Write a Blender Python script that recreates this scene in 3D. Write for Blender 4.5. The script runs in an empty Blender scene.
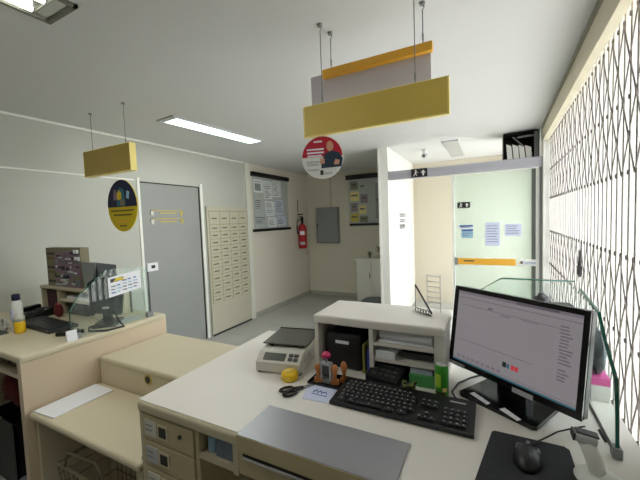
import bpy, bmesh, math, random
from mathutils import Vector, Matrix, Euler
random.seed(7)
PI = math.pi
scene = bpy.context.scene
COL = scene.collection

# ------------------------------------------------------------------ materials
def lin(c):
    c /= 255.0
    return c / 12.92 if c <= 0.04045 else ((c + 0.055) / 1.055) ** 2.4
def rgb(r, g, b): return (lin(r), lin(g), lin(b), 1)
def mat(name, col, rough=0.5, metal=0.0, var=0.06, scale=8.0, bump=0.0, bscale=60.0, spec=0.5, emit=None, estr=0.0):
    m = bpy.data.materials.new(name); m.use_nodes = True
    nt = m.node_tree; N = nt.nodes; L = nt.links
    b = N['Principled BSDF']
    b.inputs['Roughness'].default_value = rough
    b.inputs['Metallic'].default_value = metal
    b.inputs['Specular IOR Level'].default_value = spec
    tc = N.new('ShaderNodeTexCoord')
    if var > 0:
        n = N.new('ShaderNodeTexNoise'); n.inputs['Scale'].default_value = scale; n.inputs['Detail'].default_value = 4
        L.new(tc.outputs['Object'], n.inputs['Vector'])
        r = N.new('ShaderNodeMixRGB'); r.blend_type = 'MIX'
        r.inputs[1].default_value = tuple(c * (1 - var) for c in col[:3]) + (1,)
        r.inputs[2].default_value = tuple(min(1, c * (1 + var)) for c in col[:3]) + (1,)
        L.new(n.outputs['Fac'], r.inputs[0]); L.new(r.outputs[0], b.inputs['Base Color'])
    else:
        b.inputs['Base Color'].default_value = col
    if bump > 0:
        n2 = N.new('ShaderNodeTexNoise'); n2.inputs['Scale'].default_value = bscale; n2.inputs['Detail'].default_value = 3
        L.new(tc.outputs['Object'], n2.inputs['Vector'])
        bp = N.new('ShaderNodeBump'); bp.inputs['Strength'].default_value = bump; bp.inputs['Distance'].default_value = 0.01
        L.new(n2.outputs['Fac'], bp.inputs['Height']); L.new(bp.outputs[0], b.inputs['Normal'])
    if emit:
        b.inputs['Emission Color'].default_value = emit; b.inputs['Emission Strength'].default_value = estr
    return m
def glassmat(name, tint, haze, hazecol, rough=0.02):
    m = bpy.data.materials.new(name); m.use_nodes = True
    nt = m.node_tree; N = nt.nodes; L = nt.links
    N.remove(N['Principled BSDF'])
    out = N['Material Output']
    t = N.new('ShaderNodeBsdfTransparent'); t.inputs[0].default_value = tint
    g = N.new('ShaderNodeBsdfGlossy'); g.inputs['Roughness'].default_value = rough
    mx = N.new('ShaderNodeMixShader'); mx.inputs[0].default_value = 0.022; L.new(t.outputs[0], mx.inputs[1]); L.new(g.outputs[0], mx.inputs[2])
    d = N.new('ShaderNodeBsdfDiffuse'); d.inputs[0].default_value = hazecol
    m2 = N.new('ShaderNodeMixShader'); m2.inputs[0].default_value = haze
    L.new(mx.outputs[0], m2.inputs[1]); L.new(d.outputs[0], m2.inputs[2])
    L.new(m2.outputs[0], out.inputs[0])
    return m

M = {}
M['wall'] = mat('wall_paint', rgb(182, 183, 176), 0.7, var=0.02, scale=1.5, bump=0.05)
M['cream'] = mat('cream_paint', rgb(206, 197, 180), 0.7, var=0.02, scale=1.5, bump=0.05)
M['white_wall'] = mat('white_paint', rgb(232, 231, 226), 0.6, var=0.02, scale=2)
M['wall_warm'] = mat('warm_wall_paint', rgb(211, 206, 191), 0.65, var=0.02, scale=2, bump=0.04)
M['pilaster'] = mat('pilaster_paint', rgb(216, 216, 204), 0.6, var=0.02, scale=2)
M['ceil'] = mat('ceiling_paint', rgb(212, 212, 212), 0.8, var=0.015, scale=1.2, bump=0.03)
M['beam'] = mat('beam_paint', rgb(214, 206, 182), 0.6, var=0.05, scale=5)
M['seam'] = mat('seam_strip', rgb(150, 146, 132), 0.7, var=0.05)
M['floor'] = None
M['base'] = mat('skirting_stone', rgb(168, 166, 158), 0.5, var=0.06, scale=12)
M['door'] = mat('door_grey', rgb(146, 148, 146), 0.45, var=0.03, scale=3)
M['frame_alu'] = mat('frame_aluminium', rgb(182, 182, 192), 0.4, metal=0.3, var=0.04)
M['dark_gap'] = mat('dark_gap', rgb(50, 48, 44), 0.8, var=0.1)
M['lam'] = mat('beige_laminate', rgb(206, 196, 170), 0.45, var=0.035, scale=5)
M['lam_pink'] = mat('beige_front_laminate', rgb(212, 194, 168), 0.45, var=0.03, scale=4)
M['lam_top'] = mat('desktop_laminate', rgb(226, 222, 215), 0.4, var=0.025, scale=5)
M['lam_edge'] = mat('desk_edge_beige', rgb(190, 180, 154), 0.45, var=0.05, scale=10)
M['drawer'] = mat('drawer_front_tan', rgb(182, 168, 134), 0.5, var=0.05, scale=9)
M['steel'] = mat('brushed_steel', rgb(152, 152, 158), 0.34, metal=0.55, var=0.05, scale=14)
M['chrome'] = mat('chrome', rgb(190, 190, 190), 0.25, metal=0.9, var=0.03)
M['black'] = mat('black_plastic', rgb(24, 25, 28), 0.4, var=0.1, scale=20)
M['gloss'] = mat('gloss_black', rgb(14, 14, 17), 0.18, var=0.1, scale=20)
M['black_mat'] = mat('black_rubber', rgb(36, 38, 44), 0.8, var=0.1, scale=50, bump=0.1)
M['key'] = mat('key_cap', rgb(40, 42, 46), 0.35, var=0.1)
M['key_mark'] = mat('key_legend', rgb(160, 163, 165), 0.6, var=0.02)
M['white'] = mat('white_plastic', rgb(228, 228, 224), 0.4, var=0.03)
M['offwhite'] = mat('offwhite_plastic', rgb(204, 202, 192), 0.45, var=0.03)
M['paper'] = mat('paper_white', rgb(236, 238, 244), 0.8, var=0.02, scale=20)
M['paper_blue'] = mat('paper_pale_blue', rgb(206, 212, 238), 0.8, var=0.03)
M['ink'] = mat('ink_grey', rgb(120, 122, 130), 0.8, var=0.1)
M['ink_dark'] = mat('ink_dark', rgb(60, 60, 66), 0.8, var=0.1)
M['ink_blue'] = mat('ink_blue', rgb(70, 105, 180), 0.8, var=0.1)
M['photo_blue'] = mat('notice_blue', rgb(150, 190, 215), 0.7, var=0.15, scale=30)
M['mustard'] = mat('mustard_panel', rgb(220, 192, 92), 0.5, var=0.03, scale=4)
M['mustard_dk'] = mat('mustard_panel_ochre', rgb(186, 160, 78), 0.5, var=0.03, scale=4)
M['pale_yellow'] = mat('pale_yellow_edge', rgb(246, 226, 140), 0.5, var=0.02)
M['orange_panel'] = mat('orange_panel', rgb(236, 176, 56), 0.5, var=0.04, scale=5)
M['grey_panel'] = mat('grey_panel', rgb(196, 192, 204), 0.6, var=0.02)
M['red'] = mat('red_paint', rgb(176, 22, 30), 0.35, var=0.06)
M['crimson'] = mat('crimson_print', rgb(184, 24, 52), 0.6, var=0.03)
M['navy'] = mat('navy_print', rgb(22, 26, 62), 0.6, var=0.05)
M['skin'] = mat('skin_print', rgb(206, 152, 128), 0.7, var=0.03)
M['shirt'] = mat('shirt_print', rgb(34, 52, 70), 0.7, var=0.06)
M['yellow'] = mat('yellow_plastic', rgb(238, 194, 28), 0.4, var=0.04)
M['yellow_print'] = mat('yellow_print', rgb(216, 190, 24), 0.6, var=0.04)
M['olive_print'] = mat('olive_print', rgb(110, 96, 30), 0.7, var=0.04)
M['teal_print'] = mat('teal_print', rgb(52, 110, 130), 0.7, var=0.1)
M['grey_blue'] = mat('grey_blue_cloth', rgb(112, 124, 142), 0.7, var=0.25, scale=30)
M['wood'] = mat('stamp_wood', rgb(196, 126, 72), 0.4, var=0.12, scale=30)
M['green_can'] = mat('green_can', rgb(64, 160, 46), 0.3, metal=0.2, var=0.12, scale=30)
M['olive_card'] = mat('olive_card', rgb(128, 132, 62), 0.5, var=0.08)
M['lime'] = mat('lime_print', rgb(170, 214, 70), 0.4, var=0.08)
M['green_box'] = mat('green_card', rgb(84, 164, 92), 0.6, var=0.05)
M['pink'] = mat('pink_plastic', rgb(226, 96, 168), 0.5, var=0.08)
M['magenta'] = mat('magenta_plastic', rgb(190, 40, 92), 0.4, var=0.05)
M['grey_cloth'] = mat('grey_cloth', rgb(112, 118, 122), 0.9, var=0.12, scale=25, bump=0.3)
M['grey'] = mat('mid_grey', rgb(134, 138, 138), 0.5, var=0.05)
M['dark_grey'] = mat('dark_grey', rgb(66, 66, 68), 0.5, var=0.08)
M['lgrey'] = mat('light_grey', rgb(186, 188, 190), 0.5, var=0.04)
M['lcd'] = mat('lcd_green_grey', rgb(84, 90, 84), 0.25, var=0.04)
M['scale_pan'] = mat('scale_pan_steel', rgb(92, 90, 84), 0.4, metal=0.35, var=0.05)
M['kraft'] = mat('cardboard_print', rgb(128, 122, 96), 0.7, var=0.1, scale=15)
M['mauve'] = mat('mauve_print', rgb(136, 112, 126), 0.7, var=0.3, scale=18)
M['dk_red'] = mat('dark_red_cloth', rgb(100, 30, 28), 0.8, var=0.2, scale=15)
M['dk_purple'] = mat('dark_maroon', rgb(70, 34, 44), 0.7, var=0.1)
M['blue'] = mat('blue_plastic', rgb(52, 70, 168), 0.4, var=0.08)
M['leaf'] = mat('leaf_green', rgb(66, 88, 46), 0.6, var=0.3, scale=30)
M['brass'] = mat('yellowed_metal', rgb(190, 170, 90), 0.5, var=0.1)
M['box_door'] = mat('postbox_beige', rgb(188, 184, 162), 0.5, var=0.03, scale=6)
M['mark'] = mat('brown_number_plate', rgb(92, 82, 58), 0.6, var=0.1)
M['box_gap'] = mat('postbox_seam', rgb(160, 152, 122), 0.6, var=0.05)
M['box_frame'] = mat('postbox_frame', rgb(188, 184, 166), 0.5, var=0.03, scale=4)
M['gate'] = mat('gate_white_enamel', rgb(186, 182, 178), 0.45, var=0.08, scale=10)
M['gate_dk'] = mat('gate_shaded_steel', rgb(112, 105, 100), 0.5, var=0.25, scale=25)  # darker tone paints shade into the bar recesses; lattice straps share it
M['rail'] = mat('dark_rail', rgb(52, 50, 50), 0.5, var=0.1)
M['sill'] = mat('white_sill_stone', rgb(240, 240, 238), 0.4, var=0.02)
M['pave'] = mat('pale_pavement', rgb(222, 222, 218), 0.9, var=0.06, scale=2)
M['tube'] = mat('lit_tube', (1, 1, 1, 1), 0.4, var=0, emit=(0.95, 1.0, 0.86, 1), estr=9.0)
M['diff_lit'] = mat('lit_diffuser', (0.9, 0.95, 0.95, 1), 0.4, var=0, emit=(0.80, 1.0, 0.94, 1), estr=1.5)
M['reflector'] = mat('lamp_reflector', rgb(190, 190, 184), 0.25, metal=0.85, var=0.05)
M['refl_dark'] = mat('lamp_louvre', rgb(120, 118, 108), 0.4, metal=0.4, var=0.3, scale=9)
M['unlit'] = mat('unlit_diffuser', rgb(176, 178, 176), 0.4, var=0.05)
M['glass'] = glassmat('clear_glass', (0.95, 0.985, 0.975, 1), 0.03, (0.8, 0.95, 0.9, 1))
M['glass_edge'] = mat('green_glass_edge', rgb(26, 92, 78), 0.2, var=0.15, scale=12)
M['glass_door'] = glassmat('door_glass', (0.93, 0.985, 0.96, 1), 0.26, (0.80, 0.90, 0.87, 1))  # pale diffuse share paints the hazy outdoor reflection into the pane
M['pocket'] = glassmat('plastic_pocket', (0.97, 0.98, 0.97, 1), 0.04, (0.8, 0.83, 0.8, 1))
M['screen'] = mat('lit_screen', rgb(30, 28, 32), 0.25, var=0, emit=rgb(131, 126, 129), estr=0.68)
M['screen_ui'] = mat('lit_screen_lines', rgb(30, 28, 32), 0.3, var=0, emit=rgb(112, 104, 112), estr=0.68)
M['screen_text'] = mat('lit_screen_text', rgb(20, 20, 24), 0.3, var=0, emit=rgb(96, 88, 97), estr=0.68)
M['screen_dark'] = mat('lit_screen_dark', rgb(20, 20, 24), 0.3, var=0, emit=rgb(24, 30, 34), estr=0.9)
M['screen_red'] = mat('lit_screen_red', rgb(40, 10, 10), 0.3, var=0, emit=rgb(180, 50, 56), estr=0.68)
M['screen_teal'] = mat('lit_screen_teal', rgb(10, 30, 30), 0.3, var=0, emit=rgb(46, 78, 88), estr=0.95)

# floor: large grey tiles
def floor_mat():
    m = mat('floor_tiles', rgb(170, 170, 166), 0.28, var=0.05, scale=3)
    N = m.node_tree.nodes; L = m.node_tree.links; b = N['Principled BSDF']
    br = N.new('ShaderNodeTexBrick'); br.offset = 0
    br.inputs['Scale'].default_value = 1.0; br.inputs['Mortar Size'].default_value = 0.004
    br.inputs['Brick Width'].default_value = 0.6; br.inputs['Row Height'].default_value = 0.6
    br.inputs['Color1'].default_value = rgb(176, 175, 170); br.inputs['Color2'].default_value = rgb(170, 170, 166)
    br.inputs['Mortar'].default_value = rgb(140, 140, 136)
    tc = N.new('ShaderNodeTexCoord'); L.new(tc.outputs['Object'], br.inputs['Vector'])
    L.new(br.outputs['Color'], b.inputs['Base Color'])
    return m
M['floor'] = floor_mat()

# ------------------------------------------------------------------ mesh builder
class MB:
    def __init__(s, off=(0, 0, 0)):
        s.bm = bmesh.new(); s.o = Vector(off); s.mats = []
    def mi(s, m):
        if m is None: return 0
        if m not in s.mats: s.mats.append(m)
        return s.mats.index(m)
    def _fin(s, verts, m, mtx=None, smooth=False):
        faces = set()
        for v in verts:
            for f in v.link_faces: faces.add(f)
        i = s.mi(m)
        for f in faces:
            f.material_index = i; f.smooth = smooth
        if mtx is not None: bmesh.ops.transform(s.bm, matrix=mtx, verts=verts)
        bmesh.ops.translate(s.bm, vec=-s.o, verts=verts)
    def box(s, x0, x1, y0, y1, z0, z1, m=None, bev=0.0, seg=2, mtx=None):
        r = bmesh.ops.create_cube(s.bm, size=1.0); vs = r['verts']
        for v in vs:
            v.co = Vector(((x0 + x1) / 2 + v.co.x * (x1 - x0), (y0 + y1) / 2 + v.co.y * (y1 - y0), (z0 + z1) / 2 + v.co.z * (z1 - z0)))
        sm = False
        if bev > 0:
            es = set()
            for v in vs:
                for e in v.link_edges: es.add(e)
            b = min(bev, 0.49 * min(abs(x1 - x0), abs(y1 - y0), abs(z1 - z0)))
            r = bmesh.ops.bevel(s.bm, geom=list(es), offset=b, segments=seg, affect='EDGES', profile=0.5)
            vs = list({v for f in r['faces'] for v in f.verts} | {v for v in vs if v.is_valid})
        s._fin(vs, m, mtx, sm); return s
    def cyl(s, p0, p1, r0, r1=None, n=16, m=None, caps=True, smooth=True):
        p0, p1 = Vector(p0), Vector(p1); d = p1 - p0; r1 = r0 if r1 is None else r1
        r = bmesh.ops.create_cone(s.bm, cap_ends=caps, segments=n, radius1=max(r0, 1e-5), radius2=max(r1, 1e-5), depth=d.length)
        q = d.to_track_quat('Z', 'Y').to_matrix().to_4x4()
        s._fin(r['verts'], m, Matrix.Translation((p0 + p1) / 2) @ q)
        if smooth:
            for v in r['verts']:
                for f in v.link_faces:
                    if len(f.verts) == 4: f.smooth = True
        return s
    def sph(s, c, r, m=None, sc=(1, 1, 1), n=16):
        q = bmesh.ops.create_uvsphere(s.bm, u_segments=n, v_segments=max(6, n // 2), radius=r)
        s._fin(q['verts'], m, Matrix.Translation(c) @ Matrix.Diagonal((*sc, 1)), True); return s
    def tube(s, pts, r, n=6, m=None):
        pts = [Vector(p) for p in pts]; rings = []; vs = []
        for i, p in enumerate(pts):
            t = (pts[min(i + 1, len(pts) - 1)] - pts[max(i - 1, 0)]).normalized()
            a = Vector((0, 0, 1)) if abs(t.z) < 0.9 else Vector((1, 0, 0))
            u = t.cross(a).normalized(); w = t.cross(u).normalized()
            ring = [s.bm.verts.new(p + (u * math.cos(2 * PI * k / n) + w * math.sin(2 * PI * k / n)) * r) for k in range(n)]
            rings.append(ring); vs += ring
        for a, b in zip(rings, rings[1:]):
            for k in range(n): s.bm.faces.new((a[k], a[(k + 1) % n], b[(k + 1) % n], b[k]))
        s.bm.faces.new(rings[0][::-1]); s.bm.faces.new(rings[-1])
        s._fin(vs, m, None, True); return s
    def lathe(s, c, prof, n=20, m=None):
        c = Vector(c); rings = []; vs = []
        for r, z in prof:
            ring = [s.bm.verts.new(c + Vector((r * math.cos(2 * PI * k / n), r * math.sin(2 * PI * k / n), z))) for k in range(n)]
            rings.append(ring); vs += ring
        for a, b in zip(rings, rings[1:]):
            for k in range(n): s.bm.faces.new((a[k], a[(k + 1) % n], b[(k + 1) % n], b[k]))
        s.bm.faces.new(rings[0][::-1]); s.bm.faces.new(rings[-1])
        s._fin(vs, m, None, True); return s
    def prism(s, poly, axis, a0, a1, m=None):
        """poly: 2D outline; axis: 'x','y','z' extrusion axis; remaining axes in order"""
        def P(u, v, w):
            return {'x': Vector((w, u, v)), 'y': Vector((u, w, v)), 'z': Vector((u, v, w))}[axis]
        A = [s.bm.verts.new(P(u, v, a0)) for u, v in poly]; B = [s.bm.verts.new(P(u, v, a1)) for u, v in poly]
        n = len(poly)
        s.bm.faces.new(A[::-1]); s.bm.faces.new(B)
        for i in range(n): s.bm.faces.new((A[i], A[(i + 1) % n], B[(i + 1) % n], B[i]))
        vs = A + B
        s._fin(vs, m); return s
    def build(s, name, m=None, parent=None, loc=None, wn=False):
        if not s.mats: s.mats = [m or M['white']]
        bmesh.ops.recalc_face_normals(s.bm, faces=s.bm.faces[:])
        me = bpy.data.meshes.new(name); s.bm.to_mesh(me); s.bm.free()
        for k in s.mats: me.materials.append(k)
        o = bpy.data.objects.new(name, me); COL.objects.link(o)
        if parent: o.parent = parent
        elif loc is None and s.o.length > 0: o.location = s.o
        if loc is not None: o.location = loc
        return o

def thing(name, label, cat, loc=(0, 0, 0), rot=0.0, group=None, rx=0.0, ry=0.0):
    o = bpy.data.objects.new(name, None); COL.objects.link(o)
    o.location = loc; o.rotation_euler = (rx, ry, rot); o.empty_display_size = 0.05
    o['label'] = label; o['category'] = cat
    if group: o['group'] = group
    return o
def tag(o, label, cat, group=None):
    o['label'] = label; o['category'] = cat
    if group: o['group'] = group
    return o
def struct(name, mb, m=None, parent=None):
    o = mb.build(name, m, parent)
    if not parent: o['kind'] = 'structure'
    return o
def text_part(name, body, size, m, parent, loc, rot, extr=0.0006):
    cu = bpy.data.curves.new(name, 'FONT'); cu.body = body; cu.size = size; cu.extrude = extr
    cu.align_x = 'CENTER'; cu.align_y = 'CENTER'
    tmp = bpy.data.objects.new(name + '_src', cu); COL.objects.link(tmp)
    dg = bpy.context.evaluated_depsgraph_get()
    me = bpy.data.meshes.new_from_object(tmp.evaluated_get(dg))
    bpy.data.objects.remove(tmp); bpy.data.curves.remove(cu)
    me.materials.clear(); me.materials.append(m)
    o = bpy.data.objects.new(name, me); COL.objects.link(o); o.parent = parent; o.location = loc; o.rotation_euler = rot
    return o
def copy_tree(o, parent=None):
    c = o.copy(); COL.objects.link(c)
    if parent: c.parent = parent
    for ch in list(o.children): copy_tree(ch, c)
    return c

# ------------------------------------------------------------------ constants
CH = 2.59            # ceiling
LW = -3.56           # left wall plane
BW = 6.30            # back wall plane
RX = 0.49            # beam face on the gate side
GX = 0.57            # gate plane
PY = 4.60            # glass partition plane
DZ = 0.92            # desk top
FB = -2.6            # wall behind the camera

# ------------------------------------------------------------------ the setting
struct('floor', MB().box(-3.7, 0.75, FB - 0.1, 6.5, -0.1, 0.0), M['floor'])
struct('ceiling', MB().box(-3.7, 0.80, FB - 0.1, 6.5, CH, CH + 0.1), M['ceil'])
mb = MB(); DY0, DY1, DH = 2.435, 3.315, 2.125
mb.box(LW - 0.12, LW, FB, DY0, 0, CH); mb.box(LW - 0.12, LW, DY1, BW + 0.1, 0, CH); mb.box(LW - 0.12, LW, DY0, DY1, DH, CH)
struct('wall_left', mb, M['wall'])
struct('wall_back', MB().box(LW, -1.28, BW, BW + 0.1, 0, CH), M['wall_warm'])
struct('wall_rear', MB().box(LW - 0.1, 0.8, FB - 0.1, FB, 0, CH), M['wall'])
struct('wall_vestibule', MB().box(-1.39, -1.28, PY + 0.12, BW, 0, CH), M['white_wall'])
mb = MB(); mb.box(-1.28, 0.85, 6.4, 6.5, 0, CH)
struct('wall_lobby', mb, M['cream'])
# column at the end of the vestibule wall
mb = MB(); mb.box(-1.40, -1.275, PY, PY + 0.12, 0, CH, bev=0.004)
mb.box(-1.415, -1.385, PY - 0.012, PY + 0.03, 0, CH)
struct('trim_1', mb, M['white_wall'])
# gate-side wall: sill wall, beam, pilaster
WY = 1.25           # near end of the barred window
struct('wall_right', MB().box(0.40, 0.72, WY, PY, 0, 0.50).box(0.50, 0.72, FB, WY, 0, CH), M['white_wall'])
struct('window_1', MB().box(0.385, 0.75, WY, PY, 0.50, 0.54, bev=0.008), M['sill'])
struct('beam_right', MB().box(RX, 0.535, FB, PY + 0.02, 2.42, CH).box(0.535, 0.60, FB, PY + 0.02, 2.53, CH).box(0.60, 0.76, FB, PY + 0.02, 2.50, CH), M['beam'])
struct('trim_2', MB().box(RX - 0.012, RX, FB, PY, CH - 0.028, CH), M['seam'])
struct('pilaster_right', MB().box(0.538, 0.80, PY - 0.03, PY + 0.14, 0, CH, bev=0.004), M['white_wall'])
struct('wall_light_opening', MB().box(0.62, 0.76, PY + 0.14, 6.4, 2.2, CH).box(0.62, 0.76, 6.1, 6.4, 0, 2.2), M['white_wall'])  # side opening added to let daylight into the vestibule; end piece cuts it back
# wall details on the left
struct('trim_3', MB().box(LW, LW + 0.02, FB, 4.27, CH - 0.02, CH), M['white_wall'])
struct('trim_4', MB().box(LW, LW + 0.012, FB, DY0 - 0.06, 2.125, 2.14), M['white_wall'])
struct('trim_5', MB().box(LW, LW + 0.035, 4.262, 4.36, 0, CH), M['pilaster'])
struct('wall_left_far', MB().box(LW, LW + 0.01, 4.36, BW, 0, CH), M['wall_warm'])
struct('baseboard_left', MB().box(LW + 0.01, LW + 0.024, 4.36, BW, 0, 0.08), M['base'])
struct('baseboard_back', MB().box(LW, -1.40, BW - 0.015, BW, 0, 0.08), M['base'])
# grey door in the left wall
struct('trim_6', MB().box(LW - 0.02, LW + 0.012, DY1, DY1 + 0.045, 0, DH + 0.04).box(LW - 0.02, LW + 0.012, DY0 - 0.03, DY0, 0, DH + 0.04), M['white_wall'])
door = struct('door_1', MB().box(LW - 0.05, LW - 0.012, DY0 + 0.004, DY1 - 0.012, 0.01, DH - 0.012), M['door'])
mb = MB(); mb.box(LW - 0.06, LW - 0.004, DY0, DY1, DH - 0.012, DH).box(LW - 0.06, LW - 0.004, DY1 - 0.014, DY1, 0, DH)
mb.build('door_gap', M['dark_gap'], door)
for z0, z1, lab in ((1.735, 1.80, 'upper faded yellowish strip plate fixed on the grey door'), (1.63, 1.70, 'lower faded yellowish strip plate fixed on the grey door')):
    mb = MB((LW, 2.79, z0))
    mb.box(LW - 0.012, LW - 0.007, 2.56, 3.02, z0, z1, m=M['door'])
    mb.box(LW - 0.008, LW - 0.003, 2.56, 3.02, z1 - 0.012, z1, m=M['brass'])
    mb.box(LW - 0.008, LW - 0.003, 2.68, 2.92, z0 + 0.02, z0 + 0.036, m=M['brass'])
    mb.box(LW - 0.008, LW - 0.003, 2.56, 2.60, z0, z1, m=M['offwhite'])
    mb.box(LW - 0.008, LW - 0.003, 2.98, 3.02, z0, z1, m=M['brass'])
    tag(mb.build('door_sign'), lab, 'sign')
# outside: pavement and a pale building over the road
struct('pavement', MB().box(0.75, 14, -12, 16, -0.12, -0.02), M['pave'])
struct('exterior_wall', MB().box(14, 14.3, -12, 16, -0.1, 3.2), M['white_wall'])

# glass partition: header, mullion, door leaf
struct('partition_header', MB().box(-1.275, 0.54, PY, PY + 0.09, 2.13, 2.25, bev=0.006).box(-1.275, 0.54, PY - 0.008, PY, 2.185, 2.195), M['frame_alu'])
struct('trim_7', MB().box(-0.445, -0.415, PY + 0.03, PY + 0.07, 0, 2.13), M['white_wall'])
gd = thing('glass_door', 'tall greenish glass entrance door with an orange push strip', 'door', (0.05, PY + 0.05, 0))
MB().box(-0.465, 0.43, -0.005, 0.005, 0.03, 2.12).build('pane', M['glass_door'], gd)
mb = MB(); mb.box(0.425, 0.462, -0.02, 0.02, 0.02, 2.12); mb.build('stile', M['white'], gd)
MB().box(0.463, 0.488, -0.03, 0.03, 0.0, 2.13).build('jamb', M['grey'], gd)
MB().box(0.385, 0.425, -0.012, 0.012, 0.03, 2.12).build('edge_profile', M['lcd'], gd)
st = MB().box(-0.43, 0.22, -0.014, -0.006, 0.965, 1.045, m=M['orange_panel']).prism([(0.22, 0.965), (0.47, 0.965), (0.47, 1.045), (0.27, 1.045)], 'y', -0.014, -0.006, m=M['white']).build('push_strip', None, gd)
MB().box(-0.47, -0.43, -0.02, 0.006, 0.955, 1.055).build('strip_clamp', M['grey'], gd)
MB().box(-0.36, -0.24, -0.0155, -0.0142, 1.005, 1.02).build('strip_lettering', M['ink_dark'], st)
text_part('strip_lettering', 'Correios', 0.05, M['ink_blue'], st, (0.37, -0.0155, 1.003), (PI / 2, 0, 0))
MB().prism([(0.265, 0.99), (0.285, 0.99), (0.298, 1.005), (0.285, 1.02), (0.265, 1.02), (0.275, 1.005)], 'y', -0.0165, -0.0142, m=M['navy']).prism([(0.25, 0.996), (0.266, 0.996), (0.274, 1.005), (0.262, 1.012)], 'y', -0.0165, -0.0142, m=M['yellow']).build('logo', None, st)

def exit_sign(loc, w, h, label, frame):
    t = thing('exit_sign', label, 'sign', loc)
    MB().box(-w / 2, w / 2, -0.006, 0.0, 0, h, m=M['black']).build('panel', None, t)
    k = MB()
    # running figure and door
    cx = -w * 0.24; u = h / 10
    k.sph((cx + 0.5 * u, -0.0065, 8 * u), 0.9 * u, sc=(1, 0.15, 1), n=8)
    k.prism([(cx - 0.6 * u, 4 * u), (cx + 0.8 * u, 4 * u), (cx + 1.2 * u, 7 * u), (cx - 0.2 * u, 7 * u)], 'y', -0.008, -0.006)
    k.prism([(cx - 2.6 * u, 1.6 * u), (cx - 1.8 * u, 1.2 * u), (cx + 0.4 * u, 4.2 * u), (cx - 0.6 * u, 4.4 * u)], 'y', -0.008, -0.006)
    k.prism([(cx + 1.4 * u, 1.4 * u), (cx + 2.2 * u, 1.8 * u), (cx + 0.9 * u, 4.4 * u), (cx, 4.2 * u)], 'y', -0.008, -0.006)
    k.prism([(cx + 0.9 * u, 6.8 * u), (cx + 3 * u, 5.6 * u), (cx + 3 * u, 4.8 * u), (cx + 0.9 * u, 5.9 * u)], 'y', -0.008, -0.006)
    ax = w * 0.25
    k.prism([(ax - 1.0 * u, 1.6 * u), (ax + 1.0 * u, 1.6 * u), (ax + 1.0 * u, 4.8 * u), (ax + 2.8 * u, 4.8 * u), (ax, 8.4 * u), (ax - 2.8 * u, 4.8 * u), (ax - 1.0 * u, 4.8 * u)], 'y', -0.008, -0.006)
    k.build('pictogram', M['white'], t)
    return t
exit_sign((-0.845, PY - 0.008, 2.135), 0.21, 0.112, 'black exit sign with white running figure, on the grey partition header', False)
exit_sign((-0.305, PY + 0.043, 1.695), 0.15, 0.075, 'small black exit sign stuck on the glass entrance door', True)
# notices on the glass and on the vestibule wall
def notice(x0, x1, z0, z1, y, paper, rows, label, header=None):
    t = MB(((x0 + x1) / 2, y, z0)); t.box(x0, x1, y - 0.002, y, z0, z1, m=paper)
    for r in range(rows):
        zz = z1 - (z1 - z0) * (0.12 + 0.8 * r / rows)
        t.box(x0 + 0.1 * (x1 - x0), x1 - (0.1 + 0.25 * random.random()) * (x1 - x0), y - 0.003, y - 0.002, zz - 0.012, zz - 0.004, m=M['ink'])
    if header: t.box(x0, x1, y - 0.003, y - 0.002, z1 - 0.02, z1, m=header)
    return tag(t.build('notice'), label, 'notice')
notice(-0.335, -0.2, 1.31, 1.42, PY + 0.043, M['photo_blue'], 3, 'small blue notice on the glass door, below the exit sign', M['ink_blue'])
notice(-0.36, -0.2, 1.435, 1.475, PY + 0.043, M['paper_blue'], 2, 'narrow strip of blue lettering on the glass door above the blue notice', M['ink_blue'])
notice(-0.06, 0.10, 1.21, 1.50, PY + 0.043, M['paper_blue'], 7, 'taller pale lilac sheet in the middle of the glass door')
notice(0.155, 0.33, 1.33, 1.475, PY + 0.043, M['paper_blue'], 4, 'shorter wide pale lilac sheet near the glass door stile')
t = MB((-1.28, 5.45, 1.45)); t.box(-1.28, -1.276, 5.22, 5.72, 1.60, 1.68, m=M['lgrey']).box(-1.28, -1.276, 5.22, 5.66, 1.52, 1.585, m=M['lgrey']).box(-1.28, -1.276, 5.22, 5.6, 1.42, 1.5, m=M['grey'])
for z in (1.65, 1.62, 1.56, 1.53, 1.46): t.box(-1.277, -1.275, 5.26, 5.54, z, z + 0.012, m=M['ink_dark'])
tag(t.build('notice'), 'grey three line notice on the white wall inside the entrance', 'notice')
# small camera / sensor above the header
t = thing('security_camera', 'small white dome device on the ceiling just beyond the partition header', 'camera', (-0.86, PY + 0.5, 2.46))
MB().cyl((0, 0, 0.07), (0, 0, 0.13), 0.03, 0.04).build('mount', M['white'], t)
MB().sph((0, 0, 0.04), 0.045).build('dome', M['lgrey'], t)
MB().cyl((0, -0.03, 0.035), (0, -0.05, 0.03), 0.018, m=M['black']).build('lens', None, t)

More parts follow.
